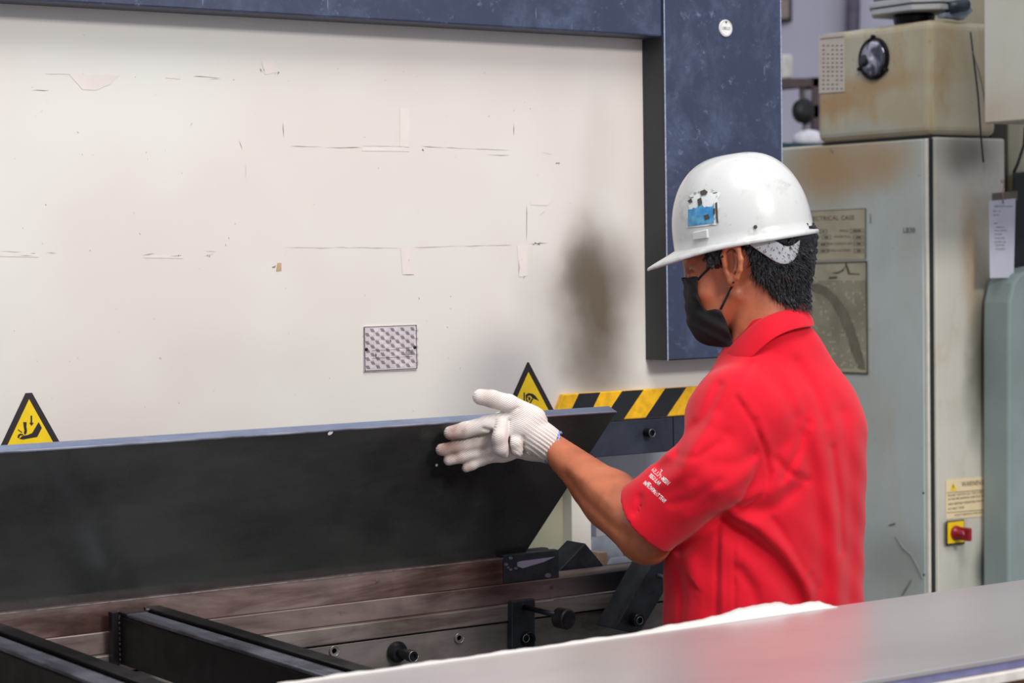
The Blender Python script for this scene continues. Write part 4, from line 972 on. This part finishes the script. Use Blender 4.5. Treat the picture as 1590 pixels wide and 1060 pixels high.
def hat_patch(mb, pts, off):
    """outline given in photo pixels on the near side of the shell"""
    out = []
    for (u, v) in pts:
        best = None
        q = P(u, v, 0)-H0; x = q.dot(hf); z = q.dot(hu)
        h = min(.999, max(.0, z/HH)); a = math.acos(min(1, h**(1/.80))); r = math.sin(a)**.86
        c = max(-1, min(1, x/(RF*r+1e-9))); th_ = math.acos(c); w0 = dome(th_, a/(math.pi/2), off)
        out.append(w0)
    mb.add(out, [tuple(range(len(out)))])
def hat_grid(mb, u0, u1, v0, v1, n, off, edge=None):
    G = {}; 
    for i in range(n+1):
        for j in range(n+1):
            u = u0+(u1-u0)*i/n; v = v0+(v1-v0)*j/n
            if edge: u, v = edge(i/n, j/n, u, v)
            t = MB(); hat_patch(t, [(u, v)], off); G[i, j] = t.v[0]
    vs = [G[i, j] for i in range(n+1) for j in range(n+1)]
    mb.add(vs, [(i*(n+1)+j, i*(n+1)+j+1, (i+1)*(n+1)+j+1, (i+1)*(n+1)+j) for i in range(n) for j in range(n)])
def jag(i, j, u, v): return u+(2.0*math.sin(j*17) if i in (0, 1) else 0)+(1-j)*2, v+(3.0*math.sin(i*14+1) if j == 0 else 0)-i*4
mb = MB(); hat_grid(mb, 1070, 1117, 302, 354, 12, .0010, jag)
stk = NT('sticker_white'); sn = stk.noise(45, detail=6, dist=.6); sm = stk.out(stk.mix(stk.ramp(sn, .56, .66), srgb(216, 218, 216), srgb(140, 146, 142)), .5)
st = obj('torn_sticker', fmb(mb), sm, hel)
def jag2(i, j, u, v): return u, v+((4.5*math.sin(i*9+.5)+3*math.sin(i*23)) if j == 0 else 0)-i*5
mb = MB(); hat_grid(mb, 1071.5, 1111, 325, 352, 14, .0017, jag2)
stb = NT('sticker_blue'); sn = stb.noise(50, detail=5); sm2 = stb.out(stb.mix(stb.ramp(sn, .42, .62), srgb(48, 130, 184), srgb(100, 160, 190)), .45)
obj('blue_area', fmb(mb), sm2, st)
dk = simple('sticker_dark', srgb(70, 64, 60), .5)
for i, pl in enumerate(([(1071, 314), (1077, 310), (1079, 316), (1074, 317)], [(1090, 300), (1097, 297), (1102, 301), (1099, 305), (1092, 306)], [(1113, 318), (1116, 316), (1118, 348), (1115, 346)], [(1096, 336), (1103, 334), (1105, 340), (1098, 343)], [(1086, 312), (1092, 309), (1094, 318), (1088, 322)], [(1110, 326), (1113, 325), (1113, 334), (1110, 335)], [(1074, 309), (1116, 301), (1116, 302.2), (1074, 310.2)])):
    mb = MB(); hat_patch(mb, pl, .0026); obj('sticker_remnant', fmb(mb), dk, st)
# slot boss on the side, suspension strap, hook
mb = MB(); c = []
tm = MB(); hat_patch(tm, [(1080, 361), (1101, 357), (1102, 369), (1080, 372)], .004); a_ = [np3(x) for x in tm.v]
tm = MB(); hat_patch(tm, [(1079, 360), (1102, 356), (1103, 370), (1079, 373)], -.002); b_ = [np3(x) for x in tm.v]
obj('slot_boss', fmb(MB().hexa(b_, a_)), hel_m, hel, bevel=.001)
tm = MB(); hat_patch(tm, [(1173, 353)], .001); obj('rivet', fmb(MB().lathe(tm.v[0], (0, -1, 0), [(0, 0), (.003, 0), (.003, .002), (0, .0026)], 12)), dk, hel)
# nape strap: a band curving round the back of the head
top = [(1150, 370), (1170, 366), (1190, 362), (1210, 377), (1222, 384), (1236, 378), (1248, 366)]
bot = [(1154, 372), (1172, 386), (1190, 398), (1204, 408), (1218, 412), (1232, 408), (1246, 384)]
mb = MB(); rows = []
for i in range(len(top)):
    f_ = i/(len(top)-1); r_ = []
    for t in (0, .33, .66, 1):
        u, v = top[i][0]*(1-t)+bot[i][0]*t, top[i][1]*(1-t)+bot[i][1]*t; y = skin_w(u, v, hair0, -.13, .06)
        if y <= -.129: y = -.012*(1-f_)
        r_.append(P(u, v, min(y, 0)-.0078))
    rows.append(r_)
far = [[q*[1, -1, 1] for q in r] for r in rows[::-1]][1:]
mb.loft(rows+far, closed=False, caps=False)
strap_m = simple('strap_grey', srgb(180, 180, 184), .4, var=.08)
sp = obj('nape_strap', fmb(mb), strap_m, hel, smooth=True, solid=.0016, subsurf=1)
for (u, v) in ((1188, 374), (1195, 378), (1180, 385), (1189, 391), (1197, 396), (1202, 388), (1210, 392), (1207, 401)):
    y = skin_w(u, v, hair0, -.13, .02)-.0092
    obj('strap_hole', fmb(MB().lathe(P(u, v, y-.001), (0.3, -1, 0), [(0, 0), (.0011, 0), (0, .0007)], 8)), dk, sp)
obj('peak_hook', fmb(MB().tube([P(u, v, -.035) for u, v in ((1062, 384), (1062, 390), (1066, 394), (1070, 391), (1069, 385))], .0022, 8)), strap_m, hel, smooth=True)

# ---- shirt
prof = [  # v, centre u, half width (side to side), half depth (chest to back), centre w
    (1000, 1188, .198, .128, .0), (930, 1188, .198, .128, .0), (860, 1189, .197, .126, .0), (800, 1191, .196, .126, 0), (740, 1195, .192, .124, 0), (700, 1200, .184, .122, 0), (660, 1208, .174, .116, .005),
    (625, 1206, .165, .108, .01), (595, 1205, .140, .099, .01), (570, 1202, .114, .088, .01), (548, 1202, .094, .078, .005), (528, 1202, .080, .070, 0), (505, 1196, .064, .060, 0), (480, 1182, .05, .05, 0)]
zs = np.array([P(1190, a[0])[2] for a in prof])[::-1]
pcx = np.array([P(a[1], a[0])[0] for a in prof])[::-1]; pa_ = np.array([a[2] for a in prof])[::-1]; pb2 = np.array([a[3] for a in prof])[::-1]; pw = np.array([a[4] for a in prof])[::-1]
zs, o_ = zs[np.argsort(zs)], np.argsort(zs); pcx, pa_, pb2, pw = pcx[o_], pa_[o_], pb2[o_], pw[o_]
YAW = math.radians(40); Lx, Ly = -math.sin(YAW), -math.cos(YAW)*1.0; Fx, Fy = -math.cos(YAW), math.sin(YAW)
def sm_interp(z, a):
    s_ = 0
    for dz, w_ in ((-.014, .25), (0, .5), (.014, .25)): s_ = s_+w_*np.interp(z+dz, zs, a)
    return s_
def trunk(p):
    z = p[:, 2]; x = p[:, 0]-sm_interp(z, pcx); y = p[:, 1]-sm_interp(z, pw); A, B = sm_interp(z, pa_), sm_interp(z, pb2)
    a = (x*Lx+y*Ly)/A; b = (x*Fx+y*Fy)/B; r = (np.abs(a)**2.3+np.abs(b)**2.3)**(1/2.3)
    return (r-1)*np.minimum(A, B)*.9
SLE = P(1004, 806, -.135)                            # middle of the sleeve opening
SLD = SLE-MID; SLD /= np.linalg.norm(SLD)
RSE = RSHO+(RELB-RSHO)*.8; RSD = (RELB-RSHO)/np.linalg.norm(RELB-RSHO)
def G(p, pts, amp, wd, wmax=.05):
    """fold line given in photo pixels; + groove, - ridge; only on the side towards the viewer"""
    d = path2(p, [P(*q) for q in pts]); return amp*np.exp(-(d/wd)**2)*(p[:, 1] < wmax)
folds = [
    ([(1128, 790), (1160, 812), (1195, 845), (1225, 885), (1240, 920)], .012, .017), ([(1140, 778), (1180, 800), (1220, 840), (1250, 890), (1262, 935)], -.008, .014),
    ([(1135, 770), (1165, 775), (1200, 770), (1235, 745)], .005, .012), ([(1150, 755), (1195, 745), (1235, 715), (1252, 660)], -.004, .014),
    ([(1215, 728), (1238, 690), (1252, 650)], .006, .008), ([(1262, 650), (1275, 720), (1290, 800), (1300, 935)], -.005, .014), ([(1240, 640), (1262, 740), (1275, 830), (1278, 930)], .004, .014),
    ([(1305, 640), (1318, 720), (1322, 820), (1318, 930)], .004, .013), ([(1255, 880), (1265, 900), (1262, 925)], .005, .008),
    ([(1118, 800), (1116, 860), (1114, 960)], .0025, .0045), ([(1125, 800), (1124, 960)], -.002, .005), ([(1141, 820), (1143, 960)], .0022, .004), ([(1075, 850), (1085, 900), (1080, 960)], -.004, .016),
    ([(1145, 606), (1168, 640), (1186, 680), (1194, 720), (1186, 750), (1150, 775)], .003, .0045), ([(1152, 600), (1178, 640), (1196, 685), (1204, 725)], -.002, .008),
    ([(1085, 650), (1068, 668), (1052, 700), (1032, 712)], .007, .011), ([(1110, 640), (1090, 670), (1070, 710), (1040, 730)], -.006, .012), ([(1130, 660), (1105, 690), (1085, 720)], .004, .010),
    ([(1130, 770), (1105, 770), (1075, 780)], -.003, .012), ([(1145, 770), (1120, 790), (1095, 815), (1060, 838)], .004, .009),
    ([(1236, 560), (1262, 600), (1280, 650)], .0035, .009), ([(1215, 570), (1235, 610), (1246, 650)], -.003, .010), ([(1290, 690), (1300, 760), (1306, 850)], .0035, .007),
    ([(1175, 640), (1178, 665), (1172, 690)], .003, .006), ([(1205, 700), (1222, 720), (1250, 735)], .004, .007), ([(1200, 790), (1225, 830), (1246, 868)], .004, .007), ([(1060, 690), (1090, 690), (1120, 672)], .003, .006), ([(1050, 760), (1080, 752), (1120, 725)], .003, .007), ([(1150, 860), (1170, 890), (1180, 930)], .004, .009), ([(1060, 870), (1066, 910), (1062, 950)], .003, .008),
    ([(1168, 560), (1150, 590), (1120, 625)], .003, .006), ([(1190, 545), (1175, 580), (1150, 606)], -.002, .012), ([(1120, 590), (1110, 612), (1096, 640)], .005, .008), ([(1003, 752), (1002, 765), (996, 775)], .004, .006),
    ([(978, 792), (1010, 838), (1046, 846)], .0012, .0022), ([(1180, 700), (1160, 720), (1120, 740)], -.004, .014), ([(1170, 690), (1150, 700), (1110, 700)], .003, .011)]
def sleeve(p):
    d = rc(p, P(1145, 650, -.11), MID+[0, .005, -.004], .073, .064)
    d = smin(d, rc(p, MID+[0, .005, -.004], SLE+SLD*.035, .064, .065), .02)
    d = smin(d, rc(p, P(1200, 630, -.02), P(1155, 645, -.09), .08, .072), .05)
    return d
def shirt_outer(p):
    kk = .004+.026*np.clip((p[:, 2]-P(1100, 700)[2])/.07, 0, 1); d = smin(trunk(p), sleeve(p), kk)
    r = rc(p, RSHO, RSE+RSD*.03, .066, .060); d = smin(d, r, .03)
    for pts, amp, wd in folds: d = d+G(p, pts, amp, wd)
    d = d+.0012*np.sin(p[:, 0]*60+p[:, 2]*35)*np.sin(p[:, 2]*48+p[:, 1]*40)
    return d
endp = lambda p: (p-SLE).dot(SLD)
CUT = P(1040, 852, -.135); CUT2 = P(966, 756, -.135)
cn = np3([-(CUT-CUT2)[2], 0, (CUT-CUT2)[0]]); cn = cn/np.linalg.norm(cn); cn = cn if cn.dot(SLD) > 0 else -cn; cn = cn+np3([0, .35, 0]); cn /= np.linalg.norm(cn)
def shirt(p):
    d = shirt_outer(p)
    # the trunk is kept whole; the sleeve beyond the cut plane goes
    bel = (p-CUT).dot(cn); tk = trunk(p)-.002; near = np.minimum(bel, tk)
    far_ = np.minimum((p-RSE).dot(RSD), tk)
    d = smax(smax(d, near, .002), far_, .002)
    # hollow mouth of the sleeve
    inner = rc(p, MID, SLE+SLD*.05, .05, .056); d = np.maximum(d, np.minimum(np.minimum(-inner, bel+.05), tk-.004))
    # neck opening
    nk = rc(p, P(1176, 470, 0), P(1182, 505, 0), .058, .050); d = np.maximum(d, -nk)
    return d
lo = P(950, 975, 0); hi = P(1355, 480, 0)
shirt_t = NT('red_cotton'); sn = shirt_t.noise(5, detail=4); sn2 = shirt_t.noise(900, detail=2)
shirt_c = shirt_t.mix(shirt_t.ramp(sn, .3, .7), srgb(222, 14, 40), srgb(206, 8, 34))
shirt_m = shirt_t.out(shirt_c, .8, bump=sn2, bstr=.12, bdist=.0006, spec=.2); shirt_t.b.inputs['Sheen Weight'].default_value = .15
sh_ = fobj('shirt', sdf_mesh(shirt, (lo[0], -.30, lo[2]), (hi[0], .36, hi[2]), .0036), shirt_m, man, 'red short-sleeved work shirt')
# collar
ct = [(1250, 477, .0), (1238, 478, -.032), (1217, 482, -.052), (1183, 492, -.064), (1153, 518, -.060), (1130, 542, -.048), (1112, 566, -.02), (1106, 574, .0)]
cb_ = [(1268, 508, .0), (1257, 507, -.045), (1229, 512, -.082), (1200, 525, -.098), (1165, 557, -.094), (1142, 580, -.075), (1120, 600, -.035), (1112, 606, .0)]
rows = []
for a, b in zip(ct, cb_):
    A_, B_ = P(*a), P(*b); mid = (A_+B_)/2+np3([0, -.006, .006]); inn = A_+np3([-.0, .006 if a[2] < 0 else 0, -.002])
    rows.append([inn+np3([0, .006, -.018]), inn, A_+np3([0, -.002, .002]), mid, B_])
far = [[q*[1, -1, 1] for q in r] for r in rows[::-1]][1:]
obj('collar', fmb(MB().loft(rows+far[:-1], closed=False, caps=False)), shirt_m, sh_, smooth=True, solid=.003, subsurf=2)
mbx = MB()
# sleeve lettering
def sleeve_hit(u, v, off=.0012):
    w0 = skin_w(u, v, shirt, -.30, .1); return P(u, v, w0-off)
def sleeve_text(s, u, v, ang, h, wpx, nm):
    mb = MB(); textmesh(mb, s, (0, 0, 0), (1, 0, 0), (0, 1, 0), .72, (0, 0, 0), bold=.022)
    vs = np.array(mb.v); wd = vs[:, 0].max(); ca, sa = math.cos(ang), math.sin(ang); out = []
    for x, y, _ in vs:
        X_, Y_ = x/wd*wpx, y/.72*h; out.append(sleeve_hit(u+X_*ca+Y_*sa, v+X_*sa-Y_*ca))
    m2 = MB(); m2.add(out, mb.f); return obj(nm, fmb(m2), wt_m, sh_)
wt_m = simple('print_white_textile', srgb(240, 232, 230), .7, var=.03)
ag = math.radians(43)
for s, u, v, h, wpx in (('T', 1022, 733, 7, 5), ('WELL.PT-MESIN', 1010, 729, 7, 36), ('REGULAR', 1007, 739, 6.5, 22), ('IT', 1003, 752, 6.5, 6), ('IMPROVEMENT TEAM', 998, 750, 6.5, 45)): sleeve_text(s, u, v, ag, h, wpx, 'sleeve_lettering')

# ---- trousers and shoes
def trousers(p):
    hip = P(1190, 960, 0); d = ell(p, hip+np3([0, 0, .02]), (.155, .155, .10))
    for sx in (-1, 1):
        o = sx*np3([.062, .075, 0]); kn = hip+o+np3([-.03, .03, -.42]); an = kn+np3([.02, -.02, -.37])
        d = smin(d, rc(p, hip+o, kn, .092, .072), .03); d = smin(d, rc(p, kn, an, .07, .06), .02)
    return d
tr = fobj('trousers', sdf_mesh(trousers, (P(1190, 0)[0]-.26, -.28, -FO[2]+.03), (P(1190, 0)[0]+.26, .28, P(0, 930)[2]), .009), simple('trouser_cloth', srgb(44, 48, 60), .8, var=.2), man)
hip = P(1190, 960, 0)
for sx in (-1, 1):
    o = sx*np3([.062, .075, 0]); an = hip+o+np3([-.01, .01, -.82]); fl = -FO[2]+.0
    def shoe(p, an=an, fl=fl):
        a = np3([an[0], an[1], fl+.045]); d = rc(p, a+[.02, -.02, 0], a+np3([-.12, .10, -.008]), .047, .042)
        d = smin(d, rc(p, a+[.01, -.01, 0], a+[.01, -.01, .06], .045, .046), .02); return smax(d, fl+.001-p[:, 2], .004)
    a = an; fobj('shoe', sdf_mesh(shoe, (a[0]-.22, a[1]-.12, fl-.01), (a[0]+.12, a[1]+.22, fl+.17), .006), simple('shoe_leather', srgb(28, 26, 26), .4), man)

# ---- gloves
def chain(p, pts, rr, kk=.004):
    d = None
    for i in range(len(pts)-1):
        e_ = rc(p, pts[i], pts[i+1], rr[i], rr[i+1]); d = e_ if d is None else smin(d, e_, kk)
    return d
W0 = W0f(770)
def Q3(u, v, w=0.): return P(u, v, W0f(u)+w)
def lglove(p):
    m = S0*1.035
    d = chain(p, [Q3(858, 693, -.004), Q3(838, 680, -.002), Q3(812, 662, 0)], [.0285, .029, .031], .01)
    d = smin(d, ell(p, Q3(796, 662, .0), (.040, .017, .027)), .012)
    d = smin(d, ell(p, Q3(815, 648, .0), (.034, .018, .018)), .012)
    # thumb up and forward
    d = smin(d, chain(p, [Q3(826, 650, .0), Q3(790, 627, -.004), Q3(764, 619, -.006), Q3(746, 616, -.008)], [.022, .0165, .0150, .0138]), .010)
    # index straight forward
    d = smin(d, chain(p, [Q3(788, 652, .004), Q3(755, 659, .006), Q3(722, 667, .010), Q3(700, 672, .012)], [.018, .0148, .0136, .0122]), .007)
    # middle and ring fingers bent down over the palm side, little finger tucked behind them
    d = smin(d, chain(p, [Q3(782, 662, -.004), Q3(776, 680, -.017), Q3(779, 695, -.017), Q3(782, 701, -.012)], [.019, .0170, .0150, .0115]), .005)
    d = smin(d, chain(p, [Q3(806, 672, -.004), Q3(802, 688, -.017), Q3(804, 698, -.016), Q3(804, 701, -.012)], [.017, .0130, .0112, .0095]), .004)
    d = smin(d, chain(p, [Q3(822, 680, -.0), Q3(819, 692, -.006), Q3(822, 698, -.004)], [.014, .0100, .0085]), .006)
    # knit folds running over the back of the hand
    for pts, a_ in (([(792, 652), (791, 680), (794, 705)], .004), ([(752, 665), (764, 668), (762, 695)], .0035), ([(762, 640), (790, 640), (806, 632)], .0022), ([(815, 676), (814, 700)], .003), ([(770, 652), (768, 668), (766, 690)], .0016)):
        d = d+a_*np.exp(-(path2(p, [Q3(*q) for q in pts])/.0034)**2)
    cufft = np.clip((p-Q3(800, 660)).dot((Q3(860, 695)-Q3(800, 660))/np.linalg.norm(Q3(860, 695)-Q3(800, 660)))/.06, 0, 1)
    ax = Q3(860, 695)-Q3(800, 660); pr = np3([-ax[2], 0, ax[0]]); pr /= np.linalg.norm(pr)
    d = d+.0011*cufft*np.sin((p-Q3(800, 660)).dot(pr)*950+p[:, 1]*300)
    return smax(d, (p-Q3(857, 695)).dot(np3([.78, .1, -.36])/.865), .003)
def rglove(p):
    B = .030
    d = chain(p, [Q3(852, 702, B+.012), Q3(825, 694, B+.008), Q3(790, 687, B+.004)], [.020, .022, .026], .01)
    d = smin(d, ell(p, Q3(778, 688, B), (.034, .014, .034)), .012)
    for pts, rr in (([(772, 666, .004), (745, 668, .005), (720, 673, .006), (704, 676, .006)], [.013, .0115, .0105, .009]),
                    ([(765, 682, -.006), (738, 688, -.008), (708, 694, -.008), (686, 698, -.008)], [.0138, .0122, .0116, .0106]),
                    ([(762, 697, -.002), (738, 703, -.005), (716, 709, -.006), (697, 714, -.006)], [.0130, .0112, .0108, .0096]),
                    ([(764, 708, .002), (748, 714, -.002), (733, 721, -.002), (724, 726, -.002)], [.0115, .0098, .0092, .0080]),
                    ([(800, 672, .010), (785, 655, .012), (775, 648, .012)], [.013, .011, .010])):
        d = smin(d, chain(p, [Q3(u, v, B+w_) for u, v, w_ in pts], rr), .006)
    for pts in ([(756, 690), (754, 702)], [(748, 700), (760, 712)]): d = d+.002*np.exp(-(path2(p, [Q3(*q) for q in pts])/.003)**2)
    return d
gl_t = NT('glove_knit'); cc_ = gl_t.coord((1, 1, 1), (0, math.radians(30), 0))
wv = gl_t.new('ShaderNodeTexWave'); wv.bands_direction = 'Z'; wv.inputs['Scale'].default_value = 115; wv.inputs['Distortion'].default_value = 1.5; wv.inputs['Detail'].default_value = 1; gl_t.link(cc_, wv.inputs['Vector'])
gdirt = gl_t.noise(38, detail=5)
def mloc(p): return tuple(toW(p)-BASE[man.name])
gcx = srgb(228, 219, 212)
for (u, v, r, kk) in ((700, 672, .026, .8), (690, 698, .026, .8), (702, 714, .024, .8), (724, 726, .018, .8), (745, 616, .020, .5), (790, 640, .02, .25), (735, 690, .04, .45)):
    gcx = gl_t.mix(gl_t.math('MULTIPLY', gl_t.blob(mloc(Q3(u, v, .01)), (r*1.5, r*4, r*1.5), .1, 1), gl_t.math('MULTIPLY', gl_t.ramp(gdirt, .3, .65, .35, 1), kk)), gcx, srgb(140, 100, 86))
glove_m = gl_t.out(gcx, .9, bump=wv.outputs[1], bstr=.55, bdist=.0012, spec=.2)
gv = fobj('glove', sdf_mesh(lglove, (P(670, 0, .12)[0], W0-.10, P(0, 735, W0)[2]), (P(885, 0, .12)[0], W0+.10, P(0, 590, W0)[2]), .00135), glove_m, man, 'white knitted glove on the near hand, thumb up')
gv2 = fobj('glove', sdf_mesh(rglove, (P(655, 0, .12)[0], W0-.06, P(0, 750, W0)[2]), (P(880, 0, .12)[0], W0+.12, P(0, 630, W0)[2]), .0015), glove_m, man, 'white knitted glove on the far hand, fingers stretched forward')
# blue hem of the near glove
hc0 = Q3(858, 694, -.004); ax = np3([.78, .1, -.36]); ax /= np.linalg.norm(ax); u_ = np3([ax[2], 0, -ax[0]]); u_ /= np.linalg.norm(u_); q_ = np.cross(ax, u_)
hem = [hc0+ax*.0015+(math.cos(a)*u_*.0285+math.sin(a)*q_*.0285)+ax*.002*math.sin(a*5) for a in np.linspace(0, 2*math.pi, 60)]
obj('blue_hem', fmb(MB().tube(hem, [.0024+.0006*math.sin(i*2.4) for i in range(60)], 8)), simple('hem_blue', srgb(70, 92, 176), .9, var=.4, scale=300, col2=srgb(190, 196, 220)), gv, smooth=True)
